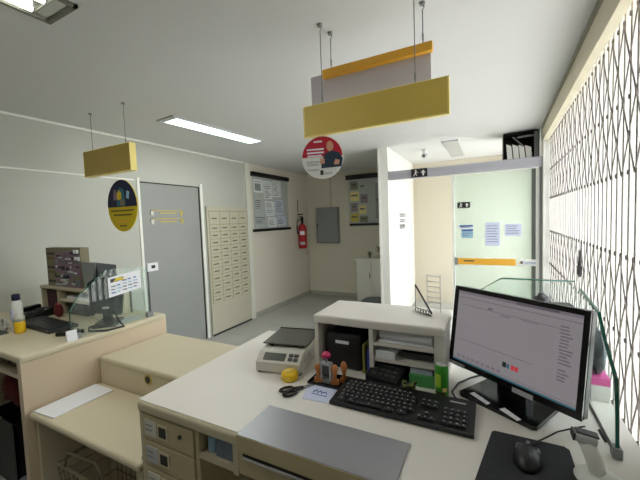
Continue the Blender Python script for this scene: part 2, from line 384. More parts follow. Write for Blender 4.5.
# louvred opening high in the lobby wall
lv = thing('ceiling_recess', 'dark open recess with white slats between partition header and ceiling', 'vent', (0.33, 4.72, 2.25))
MB().box(-0.185, 0.19, 0.30, 0.31, 0, 0.33).box(-0.185, 0.19, 0, 0.31, 0, 0.008).box(-0.185, 0.19, 0, 0.31, 0.322, 0.33).box(-0.185, -0.177, 0, 0.31, 0, 0.33).box(0.182, 0.19, 0, 0.31, 0, 0.33).build('recess', M['dark_gap'], lv)
fr = MB(); fr.box(0.14, 0.182, 0.02, 0.05, 0.008, 0.322); fr.box(-0.03, 0.14, 0.02, 0.04, 0.265, 0.285); fr.tube([(-0.08, 0.05, 0.285), (0.12, 0.03, 0.06)], 0.010)
fr.build('frame', M['grey'], lv)
for k in range(4):
    x = -0.14 + 0.066 * k
    MB().prism([(x, 0.01), (x + 0.056, 0.01), (x + 0.04 + 0.008 * (k % 2), 0.17 - 0.012 * k), (x - 0.014, 0.20 - 0.012 * k)], 'y', -0.01, 0.005).build('slat', M['white'], lv)

# ------------------------------------------------------------------ window gate
gt = thing('scissor_gate', 'white folding security gate along the whole bright window side', 'gate', (GX, 2.9, 0.54))
y0, y1 = WY + 0.01, PY - 0.04
off = (GX, 2.9, 0.54)
MB(off).box(GX - 0.025, GX + 0.025, y0, y1, 2.47, 2.51, bev=0.004).build('top_track', M['gate'], gt)
MB(off).box(GX - 0.025, GX + 0.025, y0, y1, 0.54, 0.575).build('bottom_rail', M['rail'], gt)
pitch = 0.0855
ys = [y0 + 0.03 + pitch * k for k in range(int((y1 - y0 - 0.04) / pitch) + 1)]
def bar_mesh():
    b = MB(); b.box(-0.012, 0.012, -0.0115, -0.0055, 0.03, 1.93, m=M['gate']); b.box(-0.012, 0.012, 0.0055, 0.0115, 0.03, 1.93, m=M['gate'])
    b.box(0.002, 0.008, -0.006, 0.006, 0.03, 1.93, m=M['gate_dk'])
    for z in (0.11, 0.48, 0.85, 1.22, 1.54, 1.88): b.cyl((-0.018, 0, z), (0.016, 0, z), 0.011, n=8, m=M['gate_dk'])
    return b
first = None
for yy in ys:
    if first is None:
        first = bar_mesh().build('bar', None, gt); o = first
    else:
        o = first.copy(); COL.objects.link(o)
    o.location = (0, yy - 2.9, 0)
for za, zb in ((1.76, 2.42), (0.65, 1.39)):
    lt = MB(off); zm = (za + zb) / 2
    def strap(ya, z0, yb, z1, x):
        d = Vector((0, yb - ya, z1 - z0)); L = d.length; a = math.atan2(d.z, d.y)
        lt.box(-0.0015, 0.0015, -L / 2, L / 2, -0.005, 0.005, m=M['gate_dk'], mtx=Matrix.Translation((x, (ya + yb) / 2, (z0 + z1) / 2)) @ Matrix.Rotation(a, 4, 'X'))
    for i in range(0, len(ys) - 2, 2):
        strap(ys[i], zb, ys[i + 2], zm, GX - 0.0145); strap(ys[i], zm, ys[i + 2], zb, GX - 0.018)
        strap(ys[i], zm, ys[i + 2], za, GX - 0.0145); strap(ys[i], za, ys[i + 2], zm, GX - 0.018)
    lt.build('lattice', None, gt)
lk = thing('padlock', 'dark padlock and latch hanging on the white folding gate', 'lock', (GX - 0.045, 2.70, 1.18))
MB().box(-0.012, 0.012, -0.025, 0.025, 0, 0.06, bev=0.005).build('body', M['rail'], lk)
MB().tube([(0, -0.016, 0.055), (0, -0.016, 0.09), (0, -0.008, 0.105), (0, 0.008, 0.105), (0, 0.016, 0.09), (0, 0.016, 0.055)], 0.005).build('shackle', M['rail'], lk)
MB().box(0.0, 0.014, 0.03, 0.045, -0.02, 0.16).build('latch', M['rail'], lk)

# the window wall is not quite square to the room
TURN = Matrix.Translation((RX, 2.9, 0)) @ Matrix.Rotation(-0.027, 4, 'Z') @ Matrix.Translation((-RX, -2.9, 0))
for nm in ('wall_right', 'window_1', 'beam_right', 'trim_2', 'scissor_gate', 'padlock'):
    o = bpy.data.objects[nm]
    o.matrix_basis = TURN @ Matrix.LocRotScale(o.location, o.rotation_euler, o.scale)
# ------------------------------------------------------------------ ceiling lights
def ceiling_light(loc, rot, label, lit, group=None, w=0.24, L=1.22, tubes=False):
    t = thing('ceiling_light', label, 'light', loc, rot, group)
    f = MB(); e = 0.018
    f.box(-w / 2, -w / 2 + e, -L / 2, L / 2, -0.014, 0.0); f.box(w / 2 - e, w / 2, -L / 2, L / 2, -0.014, 0.0)
    f.box(-w / 2, w / 2, -L / 2, -L / 2 + e, -0.014, 0.0); f.box(-w / 2, w / 2, L / 2 - e, L / 2, -0.014, 0.0)
    f.build('frame', M['lgrey'] if not tubes else M['refl_dark'], t)
    if tubes:
        MB().box(-w / 2 + e, w / 2 - e, -L / 2 + e, L / 2 - e, -0.004, -0.001).build('reflector', M['reflector'], t)
        for k in range(8):
            yy = -L / 2 + 0.08 + k * (L - 0.16) / 7
            MB().box(-w / 2 + e, w / 2 - e, yy - 0.002, yy + 0.002, -0.012, -0.004).build('louvre', M['refl_dark'], t)
        for x in (-0.05, 0.055):
            MB().cyl((x, -L / 2 + 0.1, -0.016), (x, L / 2 - 0.1, -0.016), 0.012, n=10, m=M['tube']).build('tube', None, t)
    else:
        MB().box(-w / 2 + e, w / 2 - e, -L / 2 + e + 0.05, L / 2 - e, -0.010, -0.002, m=M['diff_lit'] if lit else M['unlit']).build('diffuser', None, t)
        MB().box(-w / 2 + e, w / 2 - e, -L / 2 + e, -L / 2 + e + 0.05, -0.008, -0.002, m=M['lgrey']).build('end_plate', None, t)
    return t
ceiling_light((-2.585, 2.70, CH), -0.085, 'lit narrow ceiling light over the grey door side of the room', True)
ceiling_light((-1.735, 0.265, CH), 0.0, 'lit ceiling light with bare tubes and metal louvres, cut by the top edge', True, tubes=True)
ceiling_light((-0.47, 5.32, CH), 0.0, 'unlit grey ceiling light beyond the glass partition', False, w=0.2)

# ------------------------------------------------------------------ hanging signs
def chain(mb, x, y, z0, z1):
    mb.tube([(x, y, z0), (x, y, z1 - 0.03)], 0.0025, 5)
    mb.cyl((x, y, z1 - 0.012), (x, y, z1), 0.012, 0.014, n=10)
    mb.tube([(x, y, z1 - 0.012), (x + 0.009, y, z1 - 0.022), (x, y, z1 - 0.034)], 0.003, 5)
    mb.tube([(x, y, z0 + 0.02), (x, y, z0 + 0.05)], 0.0045, 6)
SX, SY, SZ = -0.51, 1.54, 2.043
t = thing('hanging_sign', 'large blank mustard yellow board hanging from the ceiling above the desk', 'sign', (SX, SY, SZ))
MB().box(-0.352, 0.35, 0.0, 0.022, 0, 0.15, m=M['mustard']).build('board', None, t)
eg = MB(); eg.box(0.35, 0.357, -0.001, 0.023, 0, 0.15); eg.box(-0.352, 0.357, -0.001, 0.023, -0.006, 0.0); eg.box(-0.359, -0.352, -0.001, 0.023, -0.006, 0.15); eg.box(-0.352, 0.357, 0, 0.022, 0.15, 0.153)
eg.build('edging', M['pale_yellow'], t)
for x in (-0.25, 0.215):
    c = MB(); chain(c, x, 0.011, 0.15, CH - SZ); c.build('wire', M['grey'], t)
S2 = (-0.515, 1.63, 2.25)
t = thing('hanging_sign', 'orange edged grey board hanging just behind the large mustard board', 'sign', S2)
b = MB(); b.box(-0.365, 0.272, 0.03, 0.036, -0.02, 0.142); b.build('board', M['grey_panel'], t)
MB().box(-0.28, 0.283, 0, 0.03, 0.112, 0.152, m=M['orange_panel']).build('header', None, t)
for x in (-0.232, 0.24):
    c = MB(); chain(c, x, 0.015, 0.15, CH - S2[2]); c.build('wire', M['grey'], t)
t = thing('hanging_sign', 'small blank ochre board hanging from the ceiling over the left counter', 'sign', (-2.82, 1.655, 2.057))
MB().box(-0.325, 0.31, 0, 0.05, 0, 0.208, m=M['mustard_dk']).build('board', None, t)
eg = MB(); eg.box(0.31, 0.316, -0.001, 0.051, 0, 0.208); eg.box(-0.331, -0.325, -0.001, 0.051, 0, 0.208); eg.box(-0.331, 0.316, -0.001, 0.051, 0.208, 0.213); eg.box(-0.331, 0.316, -0.001, 0.051, -0.005, 0)
eg.build('edging', M['pale_yellow'], t)
for x in (-0.225, 0.235):
    c = MB(); chain(c, x, 0.025, 0.208, CH - 2.057); c.build('wire', M['grey'], t)

def disc(mb, rx, rz, y0, y1, m, a0=0, a1=2 * PI, n=48, clip=None):
    pts = []
    for k in range(n + 1):
        a = a0 + (a1 - a0) * k / n
        pts.append((rx * math.cos(a), rz * math.sin(a)))
    if abs(a1 - a0 - 2 * PI) < 1e-6: pts.pop()
    mb.prism(pts, 'y', y0, y1, m=m)
# red and white round sign
t = thing('round_sign', 'round red and white promotional sign hanging under the mustard board', 'sign', (-0.775, 1.555, 1.927), 0.25)
p = MB(); disc(p, 0.110, 0.110, 0, 0.006, M['white']); p.build('disc', None, t)
pr = MB()
disc(pr, 0.107, 0.107, -0.002, 0, M['crimson'], a0=0.04, a1=PI - 0.04)
for k, (x, z, w) in enumerate(((-0.02, 0.082, 0.022), (-0.035, 0.043, 0.045), (-0.035, 0.026, 0.045), (-0.04, 0.010, 0.038))):
    pr.box(x - w, x + w, -0.003, -0.002, z - 0.004, z + 0.004, m=M['paper'])
for z, w in ((-0.02, 0.035), (-0.034, 0.03)): pr.box(-0.05 - w, -0.05 + w, -0.003, 0, z - 0.006, z + 0.004, m=M['lgrey'])
for x, z, w in ((-0.05, -0.062, 0.03), (0.03, -0.083, 0.022)): pr.box(x - w, x + w, -0.003, 0, z - 0.004, z + 0.004, m=M['lgrey'])
pr.box(-0.012, 0.004, -0.003, 0, -0.09, -0.066, m=M['ink_dark'])
# printed figure: plain person in a dark shirt
pr.prism([(-0.005, -0.055), (0.10, -0.052), (0.108, -0.012), (0.092, 0.018), (0.052, 0.032), (0.018, 0.018), (-0.004, -0.02)], 'y', -0.004, 0, m=M['shirt'])
sv = []
for k in range(20): sv.append((0.043 + 0.018 * math.cos(2 * PI * k / 20), 0.055 + 0.026 * math.sin(2 * PI * k / 20)))
pr.prism(sv, 'y', -0.005, 0, m=M['skin'])
pr.prism([(0.06, -0.04), (0.088, -0.042), (0.092, -0.02), (0.07, -0.012)], 'y', -0.005, 0, m=M['skin'])
pr.prism([(-0.012, -0.03), (0.012, -0.034), (0.014, -0.008), (-0.008, -0.004)], 'y', -0.005, 0, m=M['skin'])
pr.build('print', None, t)
MB().tube([(0, 0.003, 0.112), (0, 0.003, 0.120)], 0.002).build('hook', M['grey'], t)
MB().tube([(0.035, 0.003, -0.113), (0.035, 0.003, -0.115)], 0.002).build('eyelet', M['grey'], t)
# oval sign
t = thing('oval_sign', 'oval navy and yellow sign hanging below the small ochre board', 'sign', (-2.69, 1.68, 1.782), 0.05)
p = MB(); disc(p, 0.182, 0.213, 0, 0.006, M['yellow_print']); p.build('disc', None, t)
pr = MB()
disc(pr, 0.179, 0.210, -0.002, 0, M['navy'], a0=-0.04, a1=PI + 0.04)
pr.prism([(-0.06, 0.0), (0.05, 0.0), (0.03, 0.13), (-0.01, 0.15), (-0.05, 0.12)], 'y', -0.004, 0, m=M['teal_print'])
pr.prism([(-0.10, 0.05), (-0.055, 0.05), (-0.06, 0.13), (-0.085, 0.14)], 'y', -0.004, 0, m=M['mauve'])
pr.prism([(-0.05, 0.05), (0.0, 0.05), (0.005, 0.10), (-0.02, 0.13), (-0.05, 0.10)], 'y', -0.005, 0, m=M['yellow_print'])
pr.prism([(-0.02, 0.0), (0.04, 0.0), (0.03, 0.05), (-0.01, 0.06)], 'y', -0.005, 0, m=M['kraft'])
pr.prism([(0.06, 0.06), (0.09, 0.05), (0.10, 0.11), (0.07, 0.12)], 'y', -0.004, 0, m=M['photo_blue'])
for z, w, m in ((-0.04, 0.14, 'olive_print'), (-0.075, 0.11, 'olive_print'), (-0.13, 0.06, 'orange_panel'), (-0.165, 0.04, 'olive_print')):
    pr.box(-w, w, -0.004, 0, z - 0.006, z + 0.006, m=M[m])
pr.build('print', None, t)
MB().tube([(-0.12, 0.003, 0.155), (-0.14, 0.003, 0.275)], 0.0015).build('cord', M['offwhite'], t)

# ------------------------------------------------------------------ wall mounted things, back of the room
# post office boxes
PX = LW + 0.001; PBY0, PBY1 = 3.395, 4.255
pb = thing('post_box_cabinet', 'beige bank of small numbered post office boxes beside the grey door', 'cabinet', (PX, 3.825, 0))
off = (PX, 3.825, 0)
MB(off).box(PX, PX + 0.03, PBY0, PBY1, 0, 1.86).build('body', M['box_frame'], pb)
MB(off).box(PX + 0.03, PX + 0.032, PBY0 + 0.03, PBY1 - 0.01, 0.46, 1.80).build('recess', M['box_gap'], pb)
MB(off).box(PX + 0.03, PX + 0.036, PBY0, PBY1, 0, 0.025).build('plinth', M['dark_gap'], pb)
cw = (PBY1 - PBY0 - 0.04) / 4
rows = [(1.60, 1.79)] + [(1.60 - 0.1037 * (k + 1), 1.60 - 0.1037 * k) for k in range(11)]
def pdoor(h):
    b = MB(); b.box(0, 0.008, -cw / 2 + 0.006, cw / 2 - 0.006, 0.005, h - 0.005, m=M['box_door'])
    b.box(0.008, 0.0095, -0.02 - 0.03, 0.045, h * 0.42, h * 0.42 + 0.016, m=M['mark'])
    b.box(0.008, 0.0095, -0.075, -0.062, h * 0.42, h * 0.42 + 0.012, m=M['mark'])
    return b
d_big = d_small = None
for ri, (z0, z1) in enumerate(rows):
    for c in range(4):
        yy = PBY0 + 0.03 + cw * (c + 0.5) - 3.825
        if ri == 0:
            if d_big is None: d_big = pdoor(z1 - z0).build('box_door', None, pb); o = d_big
            else: o = d_big.copy(); COL.objects.link(o)
        else:
            if d_small is None: d_small = pdoor(z1 - z0).build('box_door', None, pb); o = d_small
            else: o = d_small.copy(); COL.objects.link(o)
        o.location = (0.031, yy, z0)

# notice pockets with black rails
t = thing('notice_board', 'clear notice pocket with black rails full of sheets, beside the post boxes', 'notice board', (LW + 0.011, 4.97, 1.45))
off = (LW, 4.97, 1.45)
MB(off).box(LW, LW + 0.05, 4.41, 5.53, 2.385, 2.46).build('top_rail', M['gloss'], t)
MB(off).box(LW, LW + 0.04, 4.41, 5.55, 1.45, 1.495).build('bottom_rail', M['gloss'], t)
MB(off).box(LW + 0.006, LW + 0.010, 4.45, 5.5, 1.49, 2.40, m=M['lgrey']).build('backing', None, t)
rnd = random.Random(3)
for (a, b_, c, d, m) in ((4.47, 4.72, 2.12, 2.34, 'paper'), (4.74, 5.0, 2.02, 2.34, 'paper'), (5.02, 5.28, 2.06, 2.36, 'paper'), (4.47, 4.74, 1.80, 2.08, 'lgrey'), (4.77, 5.05, 1.72, 1.98, 'paper'), (5.08, 5.34, 1.74, 2.02, 'paper_blue'), (4.47, 4.8, 1.52, 1.76, 'lgrey'), (4.83, 5.1, 1.52, 1.69, 'paper'), (5.13, 5.42, 1.53, 1.71, 'paper_blue')):
    sh = MB(off); sh.box(LW + 0.010, LW + 0.013, a, b_, c, d, m=M[m])
    zz = d - 0.03
    while zz > c + 0.03:
        sh.box(LW + 0.013, LW + 0.014, a + 0.02, b_ - 0.02 - rnd.random() * 0.12, zz - 0.012, zz, m=M[rnd.choice(['ink', 'ink', 'ink_dark', 'lgrey'])]); zz -= 0.032
    if d == 2.34 and a == 4.47: sh.box(LW + 0.0135, LW + 0.0145, 4.5, 4.66, 2.15, 2.27, m=M['grey'])
    sh.build('sheet', None, t)
MB(off).box(LW + 0.018, LW + 0.020, 4.44, 5.52, 1.49, 2.39).build('pocket', M['pocket'], t)

t = thing('notice_board', 'notice board with black rails on the back wall next to the white column', 'notice board', (-2.0, BW, 1.47))
off = (-2.0, BW, 1.47)
MB(off).box(-2.61, -1.42, BW - 0.05, BW, 2.40, 2.49).build('top_rail', M['gloss'], t)
MB(off).box(-2.55, -1.42, BW - 0.04, BW, 1.47, 1.515).build('bottom_rail', M['gloss'], t)
MB(off).box(-2.56, -1.44, BW - 0.01, BW - 0.006, 1.51, 2.41, m=M['lgrey']).build('backing', None, t)
for (a, b_, c, d, m) in ((-2.52, -2.36, 2.2, 2.36, 'kraft'), (-2.33, -2.2, 2.14, 2.34, 'lgrey'), (-2.53, -2.34, 1.97, 2.16, 'pale_yellow'), (-2.31, -2.16, 1.92, 2.1, 'mauve'), (-2.52, -2.38, 1.76, 1.93, 'mauve'), (-2.35, -2.2, 1.7, 1.88, 'pale_yellow'), (-2.53, -2.36, 1.55, 1.72, 'yellow_print'), (-2.33, -2.16, 1.54, 1.66, 'kraft'), (-2.0, -1.9, 1.6, 2.3, 'grey'), (-1.86, -1.5, 1.56, 2.2, 'leaf')):
    sh = MB(off); sh.box(a, b_, BW - 0.013, BW - 0.010, c, d, m=M[m])
    sh.box(a + 0.02, b_ - 0.03, BW - 0.0145, BW - 0.013, (c + d) / 2, (c + d) / 2 + 0.03, m=M['ink_dark'])
    sh.build('sheet', None, t)
MB(off).box(-2.57, -1.43, BW - 0.020, BW - 0.018, 1.51, 2.41).build('pocket', M['pocket'], t)

# electric panel with conduit
t = thing('electric_panel', 'grey metal electrical panel on the back wall', 'electrical panel', (-3.03, BW, 1.13))
off = (-3.03, BW, 1.13)
MB(off).box(-3.285, -2.785, BW - 0.10, BW - 0.003, 1.13, 1.87, bev=0.008).build('body', M['grey'], t)
d = MB(off).box(-3.275, -2.795, BW - 0.115, BW - 0.10, 1.14, 1.86, bev=0.006).build('door', M['grey'], t)
MB(off).box(-3.255, -3.235, BW - 0.13, BW - 0.115, 1.47, 1.53).build('latch', M['black'], d)
MB(off).box(-2.985, -2.955, BW - 0.03, BW, 1.87, CH).build('conduit', M['cream'], t)

# fire extinguisher
ex = thing('fire_extinguisher', 'red fire extinguisher on the wall in the far corner', 'fire extinguisher', (-3.455, 5.90, 1.04))
MB().lathe((0, 0, 0), [(0.075, 0), (0.085, 0.01), (0.085, 0.40), (0.075, 0.45), (0.045, 0.49), (0.03, 0.51)]).build('cylinder', M['red'], ex)
MB().cyl((0, 0, 0.5), (0, 0, 0.60), 0.026).cyl((0, 0, 0.60), (0, 0, 0.64), 0.035, 0.02).build('valve', M['black'], ex)
MB().box(-0.02, 0.02, -0.09, 0.02, 0.64, 0.66).box(-0.02, 0.02, -0.10, 0.02, 0.69, 0.71).build('lever', M['black'], ex)
MB().tube([(-0.02, -0.02, 0.60), (-0.07, -0.07, 0.58), (-0.08, -0.085, 0.45), (-0.06, -0.09, 0.30)], 0.011, 8).build('hose', M['black'], ex)
lb = MB()
for z0, z1, m in ((0.28, 0.36, 'paper'), (0.08, 0.14, 'lgrey')):
    pts = [(0.0865 * math.cos(a), 0.0865 * math.sin(a)) for a in [math.radians(-100 + 9 * k) for k in range(9)]]
    for p, q in zip(pts, pts[1:]):
        vs = [lb.bm.verts.new(v) for v in ((p[0], p[1], z0), (q[0], q[1], z0), (q[0], q[1], z1), (p[0], p[1], z1))]
        f = lb.bm.faces.new(vs); f.material_index = lb.mi(M[m])
lb.build('label', None, ex)
MB().box(-0.104, -0.08, -0.03, 0.03, 0.3, 0.33).box(-0.104, -0.099, -0.03, 0.03, 0.2, 0.75).box(-0.104, -0.094, -0.012, 0.012, 0.75, 1.0).cyl((-0.085, 0, 0.70), (-0.10, 0, 0.72), 0.008).build('bracket', M['black'], ex)

# white cabinet by the back wall, with plants and clutter
t = thing('storage_cabinet', 'low white cabinet against the back wall beside the column', 'cabinet', (-1.9, 6.15, 0))
off = (-1.9, 6.15, 0)
MB(off).box(-2.34, -1.41, 6.03, BW - 0.02, 0.0, 0.80).build('body', M['white_wall'], t)
MB(off).box(-2.37, -1.405, 6.0, BW - 0.02, 0.80, 0.835).build('top', M['white_wall'], t)
for k in range(3):
    x0 = -2.335 + 0.31 * k
    d = MB(off).box(x0, x0 + 0.3, 6.015, 6.03, 0.06, 0.79).build('door', M['white_wall'], t)
    MB(off).box(x0 + 0.262, x0 + 0.276, 6.0, 6.015, 0.46, 0.56).build('handle', M['grey'], d)
def potted(x, y, z, s, label):
    t = thing('potted_plant', label, 'plant', (x, y, z))
    MB().lathe((0, 0, 0), [(0.03 * s, 0), (0.045 * s, 0.06 * s), (0.04 * s, 0.06 * s), (0.035 * s, 0.05 * s)], 12).build('pot', M['kraft'], t)
    f = MB(); r = random.Random(int(x * 100))
    for k in range(26):
        a = r.random() * 2 * PI; l = (0.06 + 0.1 * r.random()) * s; h = (0.05 + 0.14 * r.random()) * s; w = 0.014 * s
        c, sn = math.cos(a), math.sin(a)
        p = [Vector((0, 0, 0.05 * s)), Vector((c * l * .5 - sn * w, sn * l * .5 + c * w, 0.05 * s + h * .8)), Vector((c * l, sn * l, 0.05 * s + h)), Vector((c * l * .5 + sn * w, sn * l * .5 - c * w, 0.05 * s + h * .8))]
        f.bm.faces.new([f.bm.verts.new(v) for v in p])
    f.build('foliage', M['leaf'], t)
potted(-1.86, 6.13, 0.835, 1.25, 'small dark green pot plant on the low white cabinet, near the column')
potted(-2.10, 6.15, 0.835, 0.6, 'tiny sprawling pot plant on the low white cabinet, left of the taller plant')

# ------------------------------------------------------------------ left counter
LX1 = -2.162; LY0, LY1, LZ = 0.757, 1.625, 0.95
t = thing('service_counter', 'beige service counter along the left wall', 'counter', (-2.8, 1.17, 0)); LC = t
off = (-2.8, 1.17, 0)
MB(off).box(LW + 0.005, LX1, LY0, LY1, LZ - 0.04, LZ, bev=0.012).build('top', M['lam'], t)
MB(off).box(LX1 - 0.045, LX1 - 0.004, LY0 + 0.002, LY1 - 0.002, 0, LZ - 0.012).build('side_panel', M['lam_pink'], t)
MB(off).box(LW + 0.005, LW + 0.04, LY0 + 0.01, LY1 - 0.01, 0, LZ - 0.04).build('side_panel', M['lam'], t)
MB(off).box(LW + 0.03, LX1 - 0.045, LY1 - 0.03, LY1 - 0.005, 0, LZ - 0.04).build('back_panel', M['lam'], t)
MB(off).box(LW + 0.03, LX1 - 0.045, LY0 + 0.03, LY1 - 0.03, LZ - 0.15, LZ - 0.125).build('shelf', M['lam'], t)
MB(off).box(-2.62, -2.59, LY0 + 0.03, LY1 - 0.03, LZ - 0.125, LZ - 0.04).build('divider', M['lam'], t)

# inside the left counter
def soft(name, c, sx, sy, sz, m, seed, label, cat):
    b = MB(c); r = random.Random(seed)
    q = bmesh.ops.create_icosphere(b.bm, subdivisions=3, radius=1.0)
    for v in q['verts']:
        n = 1 + 0.28 * (r.random() - 0.5)
        v.co = Vector((c[0] + v.co.x * sx * n, c[1] + v.co.y * sy * n, c[2] + max(0.0, sz + v.co.z * sz * n)))
    b._fin(q['verts'], m, None, True)
    return tag(b.build(name), label, cat)
def crate(x0, x1, y0, y1, z0, z1, m, label, name='storage_crate'):
    b = MB(((x0 + x1) / 2, (y0 + y1) / 2, z0)); w = 0.012
    b.box(x0, x1, y0, y1, z0, z0 + w); b.box(x0, x0 + w, y0, y1, z0, z1); b.box(x1 - w, x1, y0, y1, z0, z1); b.box(x0, x1, y0, y0 + w, z0, z1); b.box(x0, x1, y1 - w, y1, z0, z1)
    b.box(x0 - 0.008, x1 + 0.008, y0 - 0.008, y0 + w, z1 - 0.02, z1); b.box(x0 - 0.008, x1 + 0.008, y1 - w, y1 + 0.008, z1 - 0.02, z1)
    return tag(b.build(name, m), label, 'crate')
soft('plastic_bag', (-1.85, 5.70, 0), 0.26, 0.16, 0.085, M['grey_cloth'], 5, 'crumpled grey bag on the floor before the low white cabinet', 'bag')
crate(-2.55, -2.24, 0.91, 1.35, 0.0, 0.36, M['dark_grey'], 'dark crate on the floor under the left counter')
crate(-2.98, -2.62, 0.86, 1.3, 0.0, 0.42, M['black'], 'black crate on the floor under the left counter, further in')
soft('red_bag', (-2.78, 1.02, 0.424), 0.15, 0.13, 0.17, M['dk_red'], 11, 'dark red cloth bag piled on the black crate under the left counter', 'bag')
soft('grey_bag', (-2.36, 0.80, 0.0), 0.10, 0.06, 0.10, M['grey_cloth'], 12, 'grey crumpled bag on the floor under the left counter edge', 'bag')
t = thing('box_file', 'dark box file lying in the slot below the left counter top', 'box', (-2.42, 0.98, LZ - 0.125))
MB().box(-0.11, 0.11, -0.15, 0.15, 0, 0.055, bev=0.004).build('body', M['dark_gap'], t)
MB().box(-0.05, 0.05, -0.152, -0.15, 0.015, 0.045).build('label_tag', M['kraft'], t)

# medium counter and low shelf between the two desks
DX0 = -1.246
t = thing('side_counter', 'lower beige counter linking the left counter and the desk', 'counter', (-1.7, 1.37, 0)); MC = t
off = (-1.7, 1.37, 0)
MB(off).box(LX1 + 0.002, DX0 - 0.004, 1.135, 1.612, 0.775, 0.81, bev=0.012).build('top', M['lam'], t)
fp = MB(off).box(LX1 + 0.002, DX0 - 0.004, 1.140, 1.165, 0.0, 0.78).build('front_panel', M['lam'], t)
MB(off).box(LX1 + 0.002, DX0 - 0.004, 1.58, 1.605, 0.0, 0.78).build('back_panel', M['lam'], t)
g = MB(off)
gx, gz = -1.70, 0.75
g.cyl((gx, 1.136, gz), (gx, 1.141, gz), 0.032, n=20, m=M['brass']); g.cyl((gx, 1.1345, gz), (gx, 1.137, gz), 0.021, n=20, m=M['dark_gap'])
g.build('cable_grommet', None, fp)
t = thing('low_shelf', 'low beige bridging shelf in front of the linking counter', 'shelf', (-1.7, 0.95, 0))
off = (-1.7, 0.95, 0)
MB(off).box(LX1 + 0.002, DX0 - 0.006, 0.772, 1.138, 0.615, 0.65, bev=0.014, seg=3).build('board', M['lam'], t)
MB(off).box(LX1 + 0.002, LX1 + 0.03, 0.80, 1.138, 0, 0.615).build('support_panel', M['lam'], t)
MB(off).box(DX0 - 0.05, DX0 - 0.008, 0.79, 0.83, 0.0, 0.615).build('support_post', M['lam'], t)
MB(off).box(DX0 - 0.028, DX0 - 0.006, 0.80, 0.90, 0.65, 0.668, bev=0.004).build('catch', M['lam_edge'], t)
MB(off).box(DX0 - 0.014, DX0 - 0.006, 0.83, 0.85, 0.70, 0.82).build('hinge', M['dark_grey'], t)
# sheet stack on the low shelf
t = MB((-2.02, 0.94, 0.65)); pts = [(-2.142, 0.785), (-1.967, 0.800), (-1.967, 1.099), (-2.150, 1.10)]
t.prism(pts, 'z', 0.6505, 0.656)
tag(t.build('printed_sheet', M['paper']), 'white printed sheet lying on the low shelf', 'paper')
# wire basket under the shelf
t = thing('wire_basket', 'wire basket with a pale rim on the floor under the low shelf', 'basket', (-1.72, 0.96, 0.0))
rim = MB(); rim.tube([(-0.28, -0.15, 0.40), (0.30, -0.15, 0.40), (0.30, 0.14, 0.40), (-0.28, 0.14, 0.40), (-0.28, -0.15, 0.40)], 0.009); rim.build('rim', M['kraft'], t)
w = MB()
for k in range(13):
    x = -0.27 + 0.046 * k
    w.tube([(x, -0.15, 0.40), (x * 0.85, -0.12, 0.02), (x * 0.85, 0.12, 0.02), (x, 0.14, 0.40)], 0.003, 5)
for z in (0.08, 0.18, 0.28, 0.34):
    s_ = 0.85 + 0.15 * z / 0.4
    w.tube([(-0.28 * s_, -0.15 * s_, z), (0.30 * s_, -0.15 * s_, z), (0.30 * s_, 0.14 * s_, z), (-0.28 * s_, 0.14 * s_, z), (-0.28 * s_, -0.15 * s_, z)], 0.003, 5)
w.build('wires', M['kraft'], t)
hd = MB(); hd.tube([(-0.20, -0.15, 0.40), (-0.15, -0.155, 0.50), (0.10, -0.155, 0.52), (0.17, -0.15, 0.40)], 0.006); hd.build('handle', M['kraft'], t)

# ------------------------------------------------------------------ things on the left counter
# pigeonhole unit
LH = thing('pigeonhole_unit', 'beige pigeonhole unit at the back of the left counter', 'shelf unit', (-2.83, 1.43, LZ))
off = (-2.83, 1.43, LZ)
hx0, hx1, hy0, hy1, hz = -3.24, -2.46, 1.30, 1.56, 1.165
MB(off).box(hx0, hx1, hy0, hy1, hz - 0.025, hz, bev=0.006).build('top', M['lam_edge'], LH)
for x in (hx0 + 0.005, -2.99, hx1 - 0.028): MB(off).box(x, x + 0.023, hy0 + 0.006, hy1, LZ, hz - 0.025).build('upright', M['lam_edge'], LH)
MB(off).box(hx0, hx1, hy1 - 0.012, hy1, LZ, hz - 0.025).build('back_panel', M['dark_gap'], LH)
MB(off).box(-2.967, hx1 - 0.028, hy0 + 0.01, hy1 - 0.012, 1.055, 1.072).build('shelf', M['lam'], LH)
t = MB((-3.1, 1.42, LZ)); t.box(-3.20, -3.02, 1.33, 1.52, LZ, 1.125, bev=0.004); tag(t.build('maroon_box', M['dk_purple']), 'dark maroon box in the left pigeonhole on the left counter', 'box')
t = MB((-2.8, 1.42, LZ)); t.box(-2.92, -2.66, 1.34, 1.53, LZ, 1.03, bev=0.004); tag(t.build('dark_folder', M['dark_grey']), 'dark folder lying in the lower right pigeonhole on the left counter', 'folder')
t = MB((-2.8, 1.42, 1.073)); t.box(-2.9, -2.6, 1.33, 1.53, 1.0725, 1.095); tag(t.build('paper_stack', M['paper']), 'white paper stack on the pigeonhole shelf of the left counter', 'paper')
